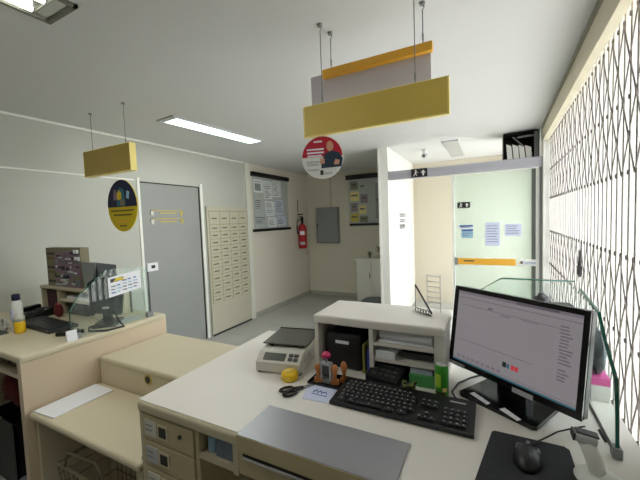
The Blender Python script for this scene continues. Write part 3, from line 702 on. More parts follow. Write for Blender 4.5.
# display box of leaflets on top
t = thing('leaflet_display', 'carton covered in collage print standing on the pigeonhole unit', 'box', (-2.90, 1.325, hz), 0.0)
MB().box(-0.25, 0.24, 0, 0.06, 0, 0.30, m=M['kraft']).build('carton', None, t)
pr = MB(); r = random.Random(9)
pr.box(-0.12, 0.235, -0.0035, 0, 0.0, 0.265, m=M['mauve'])
for k in range(80):
    x = -0.09 + 0.31 * r.random(); z = 0.01 + 0.25 * r.random(); s1 = 0.015 + 0.03 * r.random(); s2 = 0.01 + 0.02 * r.random()
    mm = r.choice(['mauve', 'mauve', 'lgrey', 'ink_dark', 'paper', 'mauve', 'ink', 'kraft', 'navy'])
    pr.box(x - s1, min(x + s1, 0.235), -0.004 - 0.0001 * k, 0, z, z + s2, m=M[mm])
for k in range(7): pr.box(-0.23, -0.13, -0.003, 0, 0.03 + 0.036 * k, 0.045 + 0.036 * k, m=M[['ink_dark', 'kraft', 'olive_print'][k % 3]])
pr.box(0.17, 0.22, -0.012, 0, 0.26, 0.285, m=M['paper'])
pr.build('print', None, t)
# grey box with dark side on the pigeonholes
t = thing('card_box', 'grey fronted box with a black side on the pigeonhole unit, right of the carton', 'box', (-2.545, 1.32, hz))
MB().prism([(-0.07, 0), (0.03, 0), (0.085, 0.195), (-0.09, 0.20)], 'y', -0.005, 0.006, m=M['grey']).build('front', None, t)
b = MB(); b.prism([(0.007, 0), (0.14, 0), (0.14, 0.165), (0.007, 0.198)], 'x', -0.085, 0.085, m=M['black']); b.build('body', None, t)
# black card monitor seen from behind
t = thing('computer_monitor', 'black monitor seen from behind on the left counter', 'monitor', (-2.325, 1.30, LZ), 0.75)
MB().prism([(-0.10, 0.0), (0.10, 0.0), (0.085, 0.018), (-0.085, 0.018)], 'x', -0.07, 0.07).build('base', M['gloss'], t)
MB().box(-0.025, 0.025, -0.02, 0.02, 0.015, 0.12).build('stand', M['gloss'], t)
MB().prism([(-0.09, 0.09), (0.085, 0.06), (0.115, 0.30), (0.07, 0.325), (-0.06, 0.32), (-0.10, 0.29)], 'y', -0.03, 0.02).build('housing', M['black'], t)
MB().box(-0.075, 0.075, 0.02, 0.022, 0.10, 0.29).build('screen', M['screen_dark'], t)
cb = MB(); cb.tube([(0.05, -0.05, 0.1), (0.10, -0.10, 0.03), (0.13, -0.13, 0.006), (0.05, -0.19, 0.006), (-0.06, -0.16, 0.006), (-0.09, -0.08, 0.008), (0.0, -0.05, 0.03)], 0.006, 6); cb.build('cable', M['black'], t)
MB().box(-0.02, 0.02, -0.034, -0.03, 0.11, 0.125).build('badge', M['lgrey'], t)
# keyboard of the left counter
t = thing('keyboard', 'black keyboard lying on the left counter', 'keyboard', (-2.70, 1.105, LZ), -0.03)
MB().box(-0.24, 0.24, -0.085, 0.085, 0, 0.022, bev=0.006).build('case', M['black'], t)
kk = MB()
for rr in range(5):
    for c in range(20): kk.box(-0.225 + c * 0.0225, -0.225 + c * 0.0225 + 0.018, -0.07 + rr * 0.028, -0.07 + rr * 0.028 + 0.023, 0.02, 0.028)
kk.build('keys', M['key'], t)
t = thing('telephone', 'black desk telephone tilted behind the keyboard on the left counter', 'telephone', (-3.06, 1.185, LZ), 0.35)
MB().prism([(-0.09, 0), (0.08, 0), (0.08, 0.06), (-0.09, 0.025)], 'x', -0.08, 0.08).build('base', M['black'], t)
MB().box(-0.078, -0.032, -0.08, 0.09, 0.05, 0.085, bev=0.012).build('handset', M['gloss'], t)
kp = MB()
for a in range(3):
    for b_ in range(4): kp.box(-0.005 + 0.024 * a, 0.011 + 0.024 * a, -0.06 + 0.024 * b_, -0.046 + 0.024 * b_, 0.03, 0.05 + 0.005 * b_)
kp.build('keypad', M['dark_grey'], t)
t = thing('coin_purse', 'small dark red pouch before the pigeonholes of the left counter', 'pouch', (-2.88, 1.26, LZ))
MB().sph((0, 0, 0.05), 0.05, sc=(0.8, 0.55, 1.0), m=M['dk_red']).build('body', None, t)
MB().box(-0.03, 0.03, -0.006, 0.006, 0.094, 0.102).build('clasp', M['magenta'], t)
# bottles
t = thing('spray_bottle', 'slim white bottle with a dark blue cap on the left counter', 'bottle', (-2.785, 0.985, LZ))
MB().lathe((0, 0, 0), [(0.028, 0), (0.031, 0.006), (0.031, 0.17), (0.024, 0.19), (0.015, 0.20)]).build('body', M['white'], t)
MB().lathe((0, 0, 0.20), [(0.020, 0), (0.022, 0.004), (0.022, 0.034), (0.017, 0.04)]).build('cap', M['navy'], t)
MB().box(-0.016, 0.020, -0.0325, -0.026, 0.07, 0.14).build('label_sticker', M['paper_blue'], t)
t = thing('hand_gel_bottle', 'short bottle of yellow gel on the left counter', 'bottle', (-2.70, 0.962, LZ))
MB().lathe((0, 0, 0), [(0.026, 0), (0.029, 0.006), (0.029, 0.07), (0.027, 0.075)]).build('gel', M['yellow'], t)
MB().lathe((0, 0, 0.075), [(0.029, 0), (0.029, 0.03), (0.018, 0.042), (0.015, 0.05)]).build('shoulder', M['offwhite'], t)
t = thing('tape_dispenser', 'pale tape roll on edge beside the slim white bottle', 'tape', (-2.84, 0.935, LZ))
c = MB(); pts = [(0.0, 0.045 + 0.038 * math.sin(2 * PI * k / 24), 0) for k in range(25)]
c.tube([(0.038 * math.cos(2 * PI * k / 24), 0.0, 0.045 + 0.038 * math.sin(2 * PI * k / 24)) for k in range(25)], 0.0075, 8); c.build('roll', M['lgrey'], t)
t = MB((-2.8, 0.86, LZ)); t.box(-2.93, -2.76, 0.86, 0.925, LZ, LZ + 0.006); tag(t.build('dark_card', M['dark_grey']), 'dark flat card at the cut edge of the left counter', 'card')
for k, (x, y, a, lab) in enumerate(((-2.36, 1.055, 0.5, 'black rubber stamp block on the left counter beside the keyboard'), (-2.30, 1.08, 0.2, 'second small black block between keyboard and price card on the left counter'))):
    t = MB(); t.box(-0.03, 0.03, -0.04, 0.04, 0, 0.025, bev=0.004)
    o = t.build('stamp_block', M['black']); o.location = (x, y, LZ); o.rotation_euler = (0, 0, a); tag(o, lab, 'stamp')
t = thing('card_holder', 'small white price card standing at the left counter edge', 'card', (-2.190, 1.012, LZ), 1.4)
MB().prism([(-0.016, 0), (0.016, 0), (0.005, 0.06), (0.0, 0.06)], 'x', -0.026, 0.026, m=M['paper']).build('card', None, t)
# glass guard on the left counter with notice
t = thing('counter_guard', 'glass guard with metal corner post on the left counter', 'glass guard', (-2.205, 1.39, LZ))
off = (-2.18, 1.39, LZ)
MB(off).prism([(1.01, 0.952), (1.53, 0.952), (1.53, 1.315), (1.24, 1.335), (1.06, 1.19), (1.02, 1.12)], 'x', -2.184, -2.178).build('pane', M['glass'], t)
MB(off).box(-2.42, -2.186, 1.515, 1.521, 0.952, 1.30).build('pane', M['glass'], t)
MB(off).box(-2.186, -2.176, 1.527, 1.534, 0.952, 1.315).build('post', M['dark_grey'], t)
MB(off).box(-2.195, -2.165, 1.50, 1.545, 0.9505, 0.985, bev=0.003).build('clamp', M['grey'], t)
MB(off).box(-2.19, -2.172, 1.04, 1.07, 0.9505, 0.98, bev=0.003).build('clamp', M['grey'], t)
e_ = MB(off); e_.tube([(-2.181, 1.01, 0.955), (-2.181, 1.02, 1.12), (-2.181, 1.06, 1.19), (-2.181, 1.24, 1.335)], 0.003, 6); e_.build('edge', M['glass_edge'], t)
s_ = MB((-2.176, 1.36, 1.15)); s_.prism([(1.245, 1.15), (1.47, 1.175), (1.47, 1.305), (1.245, 1.28)], 'x', -2.177, -2.174, m=M['paper'])
s_.prism([(1.26, 1.245), (1.345, 1.254), (1.345, 1.275), (1.26, 1.268)], 'x', -2.174, -2.173, m=M['navy'])
s_.prism([(1.275, 1.25), (1.34, 1.256), (1.355, 1.268), (1.30, 1.272)], 'x', -2.173, -2.1722, m=M['yellow_print'])
r = random.Random(2)
for k in range(4):
    for j in range(5):
        y = 1.262 + 0.038 * j; z = 1.172 + 0.021 * k + (y - 1.25) * 0.11
        if k == 3 and j < 2: continue
        s_.box(-2.174, -2.173, y, y + 0.018 + 0.014 * r.random(), z, z + 0.008, m=M[r.choice(['ink_blue', 'photo_blue', 'ink'])])
tag(s_.build('notice', loc=(-2.201, 1.36, 1.15)), 'white and blue rate sheet taped to the glass guard of the left counter', 'notice')
t = MB((-2.176, 1.54, 1.27)); t.box(-2.186, -2.17, 1.49, 1.575, 1.275, 1.335, m=M['paper']); t.box(-2.17, -2.169, 1.52, 1.55, 1.295, 1.318, m=M['ink_dark'])
tag(t.build('price_tag', loc=(-2.201, 1.575, 1.272)), 'small white tag at the top corner of the left glass guard', 'tag')
t = MB((-2.3, 1.4, LZ)); t.prism([(-2.32, 1.29), (-2.22, 1.30), (-2.23, 1.49), (-2.34, 1.47)], 'z', LZ + 0.0005, LZ + 0.004); tag(t.build('paper_slip', M['lgrey']), 'grey slip lying inside the left glass guard', 'paper')

# ------------------------------------------------------------------ the desk
DX1, DY0_, DY1_ = 0.375, 0.778, 1.66
DK = thing('service_desk', 'long pale service desk with tan drawers and a steel plate', 'desk', (-0.45, 1.2, 0))
off = (-0.45, 1.2, 0)
MB(off).box(DX0, DX1, DY0_ + 0.012, DY1_, DZ - 0.02, DZ).build('top', M['lam_top'], DK)
MB(off).box(DX0 - 0.001, DX1, DY0_, DY0_ + 0.03, DZ - 0.045, DZ - 0.003, bev=0.012, seg=3).build('front_edge', M['lam_edge'], DK)
MB(off).box(DX0, DX0 + 0.02, DY0_ + 0.01, DY1_ - 0.01, 0, DZ - 0.02).build('side_panel', M['lam_edge'], DK)
MB(off).box(DX1 - 0.03, DX1 - 0.01, DY0_ + 0.01, DY1_ - 0.01, 0, DZ - 0.02).build('side_panel', M['lam_edge'], DK)
MB(off).box(DX0 + 0.02, DX1 - 0.03, DY1_ - 0.03, DY1_ - 0.01, 0, DZ - 0.02).build('back_panel', M['lam'], DK)
MB(off).box(-0.94, -0.922, DY0_ + 0.012, 1.3, 0, DZ - 0.02).build('drawer_partition', M['drawer'], DK)
MB(off).box(DX0 + 0.02, -0.94, 1.28, 1.3, 0, DZ - 0.02).build('drawer_back', M['drawer'], DK)
# drawers
zt = 0.872
for k in range(7):
    z1, z0 = zt - 0.1075 * k, zt - 0.1075 * (k + 1) + 0.006
    d = MB(off).box(DX0 + 0.022, -0.943, DY0_ + 0.006, DY0_ + 0.022, z0, z1, bev=0.003).build('drawer', M['drawer'], DK)
    zc = (z0 + z1) / 2
    h = MB(off); hx = -1.105
    h.box(hx - 0.028, hx + 0.028, DY0_ + 0.003, DY0_ + 0.008, zc - 0.028, zc + 0.028, m=M['lam']); h.box(hx - 0.019, hx + 0.019, DY0_ + 0.001, DY0_ + 0.0045, zc - 0.019, zc + 0.02, m=M['dark_gap'])
    h.build('handle', None, d)
    l = MB(off); l.box(-1.207, -1.14, DY0_ + 0.003, DY0_ + 0.0075, zc - 0.03, zc + 0.032, m=M['offwhite'] if k != 1 else M['lgrey'])
    for j in range(2): l.box(-1.20, -1.165, DY0_ + 0.002, DY0_ + 0.004, zc - 0.01 + 0.018 * j, zc - 0.004 + 0.018 * j, m=M['grey'])
    l.build('label_holder', None, d)
    if k == 0: MB(off).cyl((-1.01, DY0_ + 0.0, zc + 0.01), (-1.01, DY0_ + 0.008, zc + 0.01), 0.008).build('keyhole', M['dark_gap'], d)
# open cubby
MB(off).box(-0.922, -0.745, DY0_ + 0.012, 1.2, 0.775, 0.795).build('cubby_floor', M['lam_edge'], DK)
MB(off).box(-0.757, -0.735, DY0_ + 0.004, 1.2, 0.775, DZ - 0.02).build('cubby_side', M['lam_edge'], DK)
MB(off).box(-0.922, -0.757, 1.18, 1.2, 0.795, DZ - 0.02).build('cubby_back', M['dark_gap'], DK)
# steel topped tray to the right of the cubby
MB(off).box(-0.73, -0.217, DY0_ - 0.004, 0.957, DZ, DZ + 0.006, bev=0.002).build('steel_plate', M['steel'], DK)
MB(off).box(-0.73, -0.217, DY0_ - 0.006, DY0_ + 0.002, DZ - 0.05, DZ + 0.004).build('plate_front', M['drawer'], DK)
tr = MB(off).box(-0.73, 0.32, DY0_ + 0.002, DY0_ + 0.02, 0.79, DZ - 0.045).build('apron', M['drawer'], DK)
MB(off).box(-0.71, -0.25, DY0_ - 0.002, DY0_ + 0.003, 0.855, 0.862).build('apron_groove', M['dark_gap'], DK)
MB(off).box(-0.71, -0.25, DY0_ - 0.005, DY0_ + 0.003, 0.848, 0.855).build('apron_lip', M['lgrey'], DK)
# clutter inside the cubby
t = thing('plastic_jar', 'small clear and blue jar in the desk cubby', 'jar', (-0.885, 0.83, 0.795))
MB().lathe((0, 0, 0), [(0.022, 0), (0.024, 0.004), (0.024, 0.05), (0.018, 0.058)]).build('body', M['photo_blue'], t)
MB().lathe((0, 0, 0.058), [(0.02, 0), (0.02, 0.015), (0.016, 0.018)]).build('lid', M['white'], t)
t = MB((-0.8, 0.86, 0.795)); t.prism([(-0.852, 0.797), (-0.772, 0.797), (-0.768, 0.885), (-0.848, 0.888)], 'y', 0.802, 0.88); tag(t.build('blue_pouch', M['grey_blue']), 'dull grey blue pouch pushed into the desk cubby', 'pouch')

# hutch on the desk
HX0, HX1, HY0, HY1, HZ = -0.727, -0.155, 1.305, 1.60, 1.172
H = thing('desk_hutch', 'beige pigeonhole hutch standing on the desk behind the keyboard', 'shelf unit', (-0.44, 1.45, DZ))
off = (-0.44, 1.45, DZ)
MB(off).box(HX0, HX1, HY0, HY1, 1.133, HZ, bev=0.009, seg=3).build('top', M['lam_top'], H)
MB(off).box(HX0 + 0.003, HX0 + 0.021, HY0 + 0.006, HY1 - 0.002, DZ, 1.133).build('side_panel', M['lam_top'], H)
MB(off).box(HX1 - 0.043, HX1 - 0.003, HY0 + 0.006, HY1 - 0.002, DZ, 1.133).build('side_panel', M['lam_top'], H)
MB(off).box(-0.463, -0.445, HY0 + 0.006, HY1 - 0.012, DZ, 1.133).build('divider', M['lam_top'], H)
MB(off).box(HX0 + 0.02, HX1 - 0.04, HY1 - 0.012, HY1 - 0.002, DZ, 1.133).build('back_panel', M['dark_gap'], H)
MB(off).box(-0.445, HX1 - 0.043, HY0 + 0.012, HY1 - 0.012, 1.065, 1.078).build('shelf', M['lam_top'], H)
MB(off).box(-0.445, HX1 - 0.043, HY0 + 0.012, HY1 - 0.012, 0.997, 1.010).build('shelf', M['lam_top'], H)
# contents
t = thing('label_printer', 'black box printer with a white label in the hutch left bay', 'printer', (-0.60, 1.46, DZ))
MB().box(-0.085, 0.085, -0.115, 0.11, 0, 0.165, bev=0.012).build('body', M['black'], t)
MB().box(-0.035, 0.03, -0.1175, -0.114, 0.118, 0.132).build('label_plate', M['paper'], t)
for k, (x, m, h, lab) in enumerate(((-0.498, 'leaf', 0.13, 'olive green slim folder standing in the hutch beside the divider'), (-0.476, 'blue', 0.11, 'blue marker set standing against the hutch divider'))):
    t = MB((x, 1.36, DZ)); t.box(x - 0.006, x + 0.006, 1.335, 1.52, DZ, DZ + h, bev=0.002)
    tag(t.build('slim_folder' if k == 0 else 'marker_case', M['olive_card'] if k == 0 else M['blue']), lab, 'folder' if k == 0 else 'case')
b = MB((-0.31, 1.40, 1.0785)); b.box(-0.425, -0.205, 1.33, 1.55, 1.0785, 1.086); tag(b.build('paper_stack', M['paper']), 'flat white sheets on the top hutch shelf', 'paper')
b = MB((-0.31, 1.36, 1.087)); b.cyl((-0.425, 1.36, 1.1065), (-0.205, 1.335, 1.1065), 0.0195, n=20); tag(b.build('paper_roll', M['paper']), 'thick white roll of paper on the top hutch shelf', 'paper roll')
b = MB((-0.4, 1.40, 1.0105)); b.box(-0.437, -0.355, 1.318, 1.45, 1.0105, 1.042); b.box(-0.435, -0.357, 1.3165, 1.318, 1.018, 1.022, m=None)
tag(b.build('envelope_stack', M['paper']), 'stack of white envelopes on the middle hutch shelf', 'envelopes')
b = MB((-0.28, 1.42, 1.0105)); b.box(-0.34, -0.21, 1.36, 1.55, 1.0105, 1.035); tag(b.build('dark_folder', M['dark_grey']), 'dark folder lying deep on the middle hutch shelf', 'folder')
b = MB((-0.25, 1.4, DZ)); b.box(-0.298, -0.20, 1.315, 1.46, DZ, DZ + 0.046, bev=0.002); tag(b.build('green_box', M['green_box']), 'green card box in the bottom right hutch bay', 'box')
b = MB((-0.25, 1.4, DZ + 0.046)); b.box(-0.295, -0.21, 1.33, 1.45, DZ + 0.0465, DZ + 0.066); tag(b.build('white_packet', M['paper_blue']), 'pale packet lying on the green card box', 'packet')
# black card terminal leaning before the hutch
t = thing('card_terminal', 'black payment device lying between hutch and keyboard', 'card terminal', (-0.385, 1.33, DZ), -0.2)
MB().prism([(-0.075, 0.0), (0.075, 0.0), (0.075, 0.075), (0.02, 0.068), (-0.075, 0.032)], 'x', -0.07, 0.07).build('body', M['black'], t)
MB().prism([(0.022, 0.0675), (0.07, 0.0735), (0.07, 0.076), (0.022, 0.070)], 'x', -0.05, 0.05).build('display', M['lcd'], t)
kp = MB()
for a in range(4):
    for b_ in range(3): kp.box(-0.05 + 0.028 * a, -0.03 + 0.028 * a, -0.06 + 0.026 * b_, -0.042 + 0.026 * b_, 0.03, 0.044 + 0.0085 * b_)
kp.build('keypad', M['dark_grey'], t)
t = thing('wire_knot', 'small tangle of green and black cord beside the payment device', 'cord', (-0.285, 1.255, DZ))
for m in ('leaf', 'black', 'olive_card'):
    c = MB(); r = random.Random(m); ph = r.random() * 6
    c.tube([((0.022 + 0.006 * math.sin(3 * a)) * math.cos(a * 1.7 + ph), (0.018 + 0.006 * math.cos(2 * a)) * math.sin(a * 1.3 + ph), 0.022 + 0.016 * math.sin(a * 2.3 + ph)) for a in [k * 0.35 for k in range(50)]], 0.003, 5)
    c.build('loop', M[m], t)
# drink can
t = thing('drink_can', 'green drink can standing at the right end of the hutch', 'can', (-0.166, 1.275, DZ))
MB().lathe((0, 0, 0), [(0.02, 0), (0.024, 0.006), (0.0245, 0.112), (0.020, 0.122), (0.020, 0.125)]).build('body', M['green_can'], t)
MB().lathe((0, 0, 0.1245), [(0.019, 0), (0.019, 0.002)]).build('lid', M['lgrey'], t)
lb = MB()
for z0, z1, a0, a1, m in ((0.045, 0.095, -150, -90, 'lime'), (0.012, 0.03, -150, -60, 'leaf'), (0.03, 0.045, -80, -40, 'pale_yellow')):
    aa = [math.radians(a0 + (a1 - a0) * k / 6) for k in range(7)]
    for p, q in zip(aa, aa[1:]):
        f = lb.bm.faces.new([lb.bm.verts.new((0.0251 * math.cos(x), 0.0251 * math.sin(x), z)) for x, z in ((p, z0), (q, z0), (q, z1), (p, z1))]); f.material_index = lb.mi(M[m])
lb.build('print', None, t)
# wire stand on the hutch
t = thing('wire_stand', 'wire display stand with a slanted rod on top of the hutch', 'stand', (-0.255, 1.50, HZ))
w = MB()
for k in range(7): w.tube([(-0.005, 0.05, 0.015 + 0.024 * k), (0.055, 0.03, 0.015 + 0.024 * k)], 0.0016, 5)
for x, y in ((-0.005, 0.05), (0.055, 0.03)): w.tube([(x, y, 0.0), (x, y, 0.165)], 0.0018, 5)
w.build('rungs', M['lgrey'], t)
MB().tube([(-0.048, 0.0, 0.125), (0.028, -0.04, 0.010)], 0.004, 6).build('rod', M['dark_grey'], t)
w = MB(); w.tube([(-0.048, 0.0, 0.125), (-0.048, 0.0, 0.004), (-0.02, -0.02, 0.004)], 0.0018, 5)
w.tube([(-0.045 + 0.075 * k / 40 + 0.010 * math.cos(k * 0.9), -0.005 - 0.05 * k / 40, 0.013 + 0.010 * math.sin(k * 0.9)) for k in range(41)], 0.0022, 5)
w.build('spiral', M['dark_grey'], t)

# ------------------------------------------------------------------ things on the desk, left to right
# postal scale
t = thing('postal_scale', 'white electronic scale with a grey steel pan on the desk', 'scale', (-0.882, 1.345, DZ), 0.19)
MB().prism([(-0.165, 0.008), (0.16, 0.008), (0.16, 0.085), (-0.115, 0.085), (-0.165, 0.05)], 'x', -0.106, 0.106).build('body', M['offwhite'], t)
n = math.atan2(0.035, 0.05)
mt = Matrix.Translation((0, -0.14, 0.0685)) @ Matrix.Rotation(n, 4, 'X')
MB().box(-0.075, 0.03, -0.018, 0.018, -0.001, 0.003, mtx=mt).build('display', M['lcd'], t)
kb_ = MB()
for i in range(2):
    for j in range(2): kb_.box(0.045 + 0.026 * i, 0.065 + 0.026 * i, -0.016 + 0.02 * j, -0.002 + 0.02 * j, -0.001, 0.004, mtx=mt)
kb_.build('buttons', M['dark_grey'], t)
pn = MB(); pn.box(-0.115, 0.110, -0.07, 0.15, 0.098, 0.103, bev=0.002); pn.box(-0.115, 0.110, 0.146, 0.15, 0.103, 0.108); pn.build('pan', M['scale_pan'], t)
for x in (-0.08, 0.08):
    for y in (-0.05, 0.12): MB().cyl((x, y, 0.085), (x, y, 0.098), 0.012, n=10).build('pan_support', M['dark_grey'], t)
for x in (-0.095, 0.095):
    for y in (-0.145, 0.14): MB().cyl((x, y, 0), (x, y, 0.009), 0.013, n=10).build('foot', M['black'], t)
MB().box(-0.126, -0.106, -0.09, -0.05, 0.03, 0.045).build('side_knob', M['black'], t)
sp = MB()
for k in range(4): sp.box(0.106, 0.1075, -0.10 + 0.055 * k, -0.065 + 0.055 * k, 0.03, 0.07)
sp.build('side_sticker', M['lgrey'], t)
# yellow tape measure
t = thing('tape_measure', 'yellow round tape measure in front of the scale', 'tape measure', (-0.775, 1.165, DZ))
MB().lathe((0, 0, 0), [(0.032, 0), (0.036, 0.006), (0.036, 0.028), (0.030, 0.036)]).build('case', M['yellow'], t)
MB().lathe((0, 0, 0.036), [(0.018, 0), (0.016, 0.004)]).build('button', M['mustard'], t)
MB().box(-0.02, 0.02, -0.0375, -0.03, 0.010, 0.02).build('tongue', M['mustard'], t)
# scissors
t = thing('scissors', 'black handled scissors lying on the desk', 'scissors', (-0.70, 1.095, DZ), 0.95)
hd = MB()
for sy in (-1, 1):
    hd.tube([(-0.035 + 0.028 * math.cos(2 * PI * k / 18), sy * 0.019 + 0.015 * math.sin(2 * PI * k / 18), 0.006) for k in range(19)], 0.005, 6)
    hd.tube([(-0.01, sy * 0.012, 0.006), (0.03, 0.0, 0.006)], 0.0055, 6)
hd.build('handles', M['gloss'], t)
for sy in (-1, 1):
    MB().prism([(0.025, sy * 0.002), (0.035, sy * 0.008), (0.125, sy * 0.003), (0.125, 0.0)], 'z', 0.004 + 0.001 * sy, 0.0065 + 0.001 * sy).build('blade', M['chrome'], t)
MB().cyl((0.033, 0, 0.003), (0.033, 0, 0.010), 0.004, n=10).build('pivot', M['chrome'], t)
# note
t = thing('note_sheet', 'pale note with a blue handwritten mark beside the scissors', 'paper', (-0.60, 1.11, DZ))
MB().prism([(-0.085, 0.055), (0.062, 0.05), (0.075, -0.048), (-0.046, -0.06)], 'z', 0.0005, 0.002, m=M['paper_blue']).build('sheet', None, t)
w = MB(); w.tube([(-0.03, 0.0, 0.003), (-0.02, 0.02, 0.003), (-0.012, 0.0, 0.003), (0.0, 0.018, 0.003), (0.004, 0.0, 0.003), (0.02, 0.015, 0.003), (0.03, -0.003, 0.003)], 0.0022, 5); w.tube([(-0.03, -0.012, 0.003), (0.035, -0.014, 0.003)], 0.0015, 5)
w.build('handwriting', M['ink_blue'], t)
# stamp tray and stamps
t = thing('stamp_tray', 'flat black stamp tray on the desk before the hutch', 'tray', (-0.60, 1.21, DZ))
MB().box(-0.085, 0.085, -0.05, 0.055, 0.0, 0.006).build('base', M['gloss'], t)
MB().box(-0.085, 0.085, -0.05, -0.046, 0.006, 0.012).box(-0.085, 0.085, 0.051, 0.055, 0.006, 0.012).box(-0.085, -0.081, -0.05, 0.055, 0.006, 0.012).box(0.081, 0.085, -0.05, 0.055, 0.006, 0.012).build('rim', M['gloss'], t)
def hand_stamp(x, y, label, h=0.085, tilt=0.0, m='wood'):
    t = thing('rubber_stamp', label, 'stamp', (x, y, DZ + 0.0065), 0.3)
    MB().box(-0.016, 0.016, -0.011, 0.011, 0, 0.016).build('base', M['wood'], t)
    MB().lathe((0, 0, 0.016), [(0.010, 0), (0.007, 0.012), (0.008, 0.022), (0.013, 0.04), (0.014, h - 0.03), (0.009, h - 0.018), (0.004, h - 0.014)], 14).build('handle', M[m], t)
hand_stamp(-0.648, 1.19, 'wooden handled stamp at the left end of the tray', 0.072)
hand_stamp(-0.573, 1.195, 'wooden handled stamp on the tray right of the self inking stamp', 0.078)
hand_stamp(-0.545, 1.225, 'tallest wooden handled stamp on the tray, nearest the hutch divider', 0.084)
t = thing('self_inking_stamp', 'grey self inking stamp with a magenta round cap on the tray', 'stamp', (-0.613, 1.20, DZ + 0.0065))
MB().box(-0.022, 0.022, -0.016, 0.016, 0, 0.012).build('base', M['grey'], t)
MB().box(-0.024, -0.017, -0.012, 0.012, 0.012, 0.082).box(0.017, 0.024, -0.012, 0.012, 0.012, 0.082).box(-0.02, 0.02, -0.012, 0.012, 0.072, 0.082).build('frame', M['lgrey'], t)
MB().box(-0.016, 0.016, -0.012, 0.012, 0.03, 0.072, bev=0.003).build('body', M['dark_grey'], t)
MB().cyl((0, 0, 0.082), (0, 0, 0.10), 0.005).build('stem', M['grey'], t)
MB().sph((0, 0, 0.113), 0.020, sc=(1, 1, 0.75)).build('cap', M['magenta'], t)
# main keyboard
KX, KY = -0.291, 1.150
t = thing('keyboard', 'black full size keyboard on the desk in front of the hutch', 'keyboard', (KX, KY, DZ), 0.0)
# measured outline: slight skew only from perspective
kw, kd = 0.243, 0.092
MB().prism([(-kd, 0.002), (kd, 0.002), (kd, 0.024), (-kd, 0.013)], 'x', -kw, kw).build('case', M['black'], t)
for x in (-0.2, 0.2): MB().box(x - 0.01, x + 0.01, -0.08, -0.06, 0, 0.003).build('foot', M['black_mat'], t)
def keym(w):
    b = MB(); b.box(-w / 2, w / 2, -0.0085, 0.0085, 0, 0.007, m=M['key'], bev=0.002, seg=1); b.box(-0.004, 0.0012, -0.001, 0.0045, 0.007, 0.0073, m=M['key_mark']); return b
kmesh = {}
def key(x, r_, w=0.0165):
    y = -0.066 + 0.0235 * r_
    z = 0.0165 + (y + kd) / (2 * kd) * 0.011 - 0.002
    wk = round(w, 4)
    if wk not in kmesh: kmesh[wk] = keym(wk).build('key', None, t); o = kmesh[wk]
    else: o = kmesh[wk].copy(); COL.objects.link(o)
    o.location = (x, y, z); o.rotation_euler = (math.atan2(0.011, 2 * kd), 0, 0)
x0 = -0.223
for r_ in range(1, 6):
    for c in range(14 if r_ != 5 else 13): key(x0 + 0.0195 * c + 0.009 + (0.004 * (r_ % 2)), r_)
key(x0 + 0.02, 0, 0.030); key(x0 + 0.055, 0, 0.030); key(x0 + 0.125, 0, 0.098); key(x0 + 0.197, 0, 0.030); key(x0 + 0.24, 0, 0.030)
for r_ in (3, 4):
    for c in range(3): key(0.078 + 0.0195 * c, r_)
key(0.0975, 1)
for c in range(3): key(0.078 + 0.0195 * c, 0)
for r_ in range(0, 4):
    for c in range(4): key(0.155 + 0.0195 * c, r_)
MB().box(0.16, 0.212, 0.060, 0.068, 0.0222, 0.0232, mtx=None).build('status_label', M['lgrey'], t)
# monitor
MX, MY, MZ, MYAW, MT = 0.054, 1.343, 1.142, -0.63, 0.152
t = thing('computer_monitor', 'black desktop monitor with a lit screen on the desk', 'monitor', (MX, MY, DZ), MYAW)
W, Hh = 0.245, 0.1625
tm = Matrix.Translation((0, 0, MZ - DZ)) @ Matrix.Rotation(-MT, 4, 'X')
# housing: front face in the plane y = 0
hs = MB(); hs.box(-W, W, 0.0, 0.035, -Hh, Hh, bev=0.006, mtx=tm); hs.box(-0.16, 0.16, 0.03, 0.06, -0.11, 0.10, bev=0.012, mtx=tm); hs.build('housing', M['black'], t)
bz = MB()
for a in ((-W, W, Hh - 0.017, Hh), (-W, W, -Hh, -Hh + 0.022), (-W, -W + 0.017, -Hh + 0.022, Hh - 0.017), (W - 0.017, W, -Hh + 0.022, Hh - 0.017)):
    bz.box(a[0], a[1], -0.006, 0.0, a[2], a[3], mtx=tm)
bz.build('bezel', M['gloss'], t)
sx, sz0, sz1 = W - 0.017, -Hh + 0.022, Hh - 0.017
sc_ = MB(); sc_.box(-sx, sx, -0.0015, 0.0, sz0, sz1, m=M['screen'], mtx=tm)
def ui(x0, x1, z0, z1, m): sc_.box(x0, x1, -0.0022, -0.0015, z0, z1, m=M[m], mtx=tm)
ui(-sx, sx, sz1 - 0.010, sz1 - 0.0, 'screen_ui'); ui(0.02, 0.16, sz1 - 0.010, sz1 - 0.002, 'screen_dark')
ui(-sx, sx, sz1 - 0.026, sz1 - 0.024, 'screen_text'); ui(-sx + 0.02, sx - 0.06, sz1 - 0.056, sz1 - 0.0545, 'screen_text')
ui(-0.09, -0.07, sz1 - 0.052, sz1 - 0.046, 'screen_text'); ui(-0.04, 0.0, sz1 - 0.066, sz1 - 0.060, 'screen_ui'); ui(0.04, 0.10, sz1 - 0.062, sz1 - 0.058, 'screen_ui')
ui(-sx + 0.01, 0.09, sz0 + 0.088, sz0 + 0.0895, 'screen_text')
r = random.Random(4)
for k in range(17):
    z = sz1 - 0.045 - 0.0105 * k
    if k in (12,): continue
    ui(0.165 + 0.004 * r.random(), 0.188 + 0.018 * r.random(), z - 0.004, z, 'screen_text')
ui(-sx, sx, sz0 + 0.012, sz0 + 0.0135, 'screen_text'); ui(-sx, sx, sz0, sz0 + 0.006, 'screen_teal')
for k in range(9): ui(-sx + 0.02 + 0.022 * k, -sx + 0.034 + 0.022 * k, sz0 + 0.018, sz0 + 0.026, 'screen_ui')
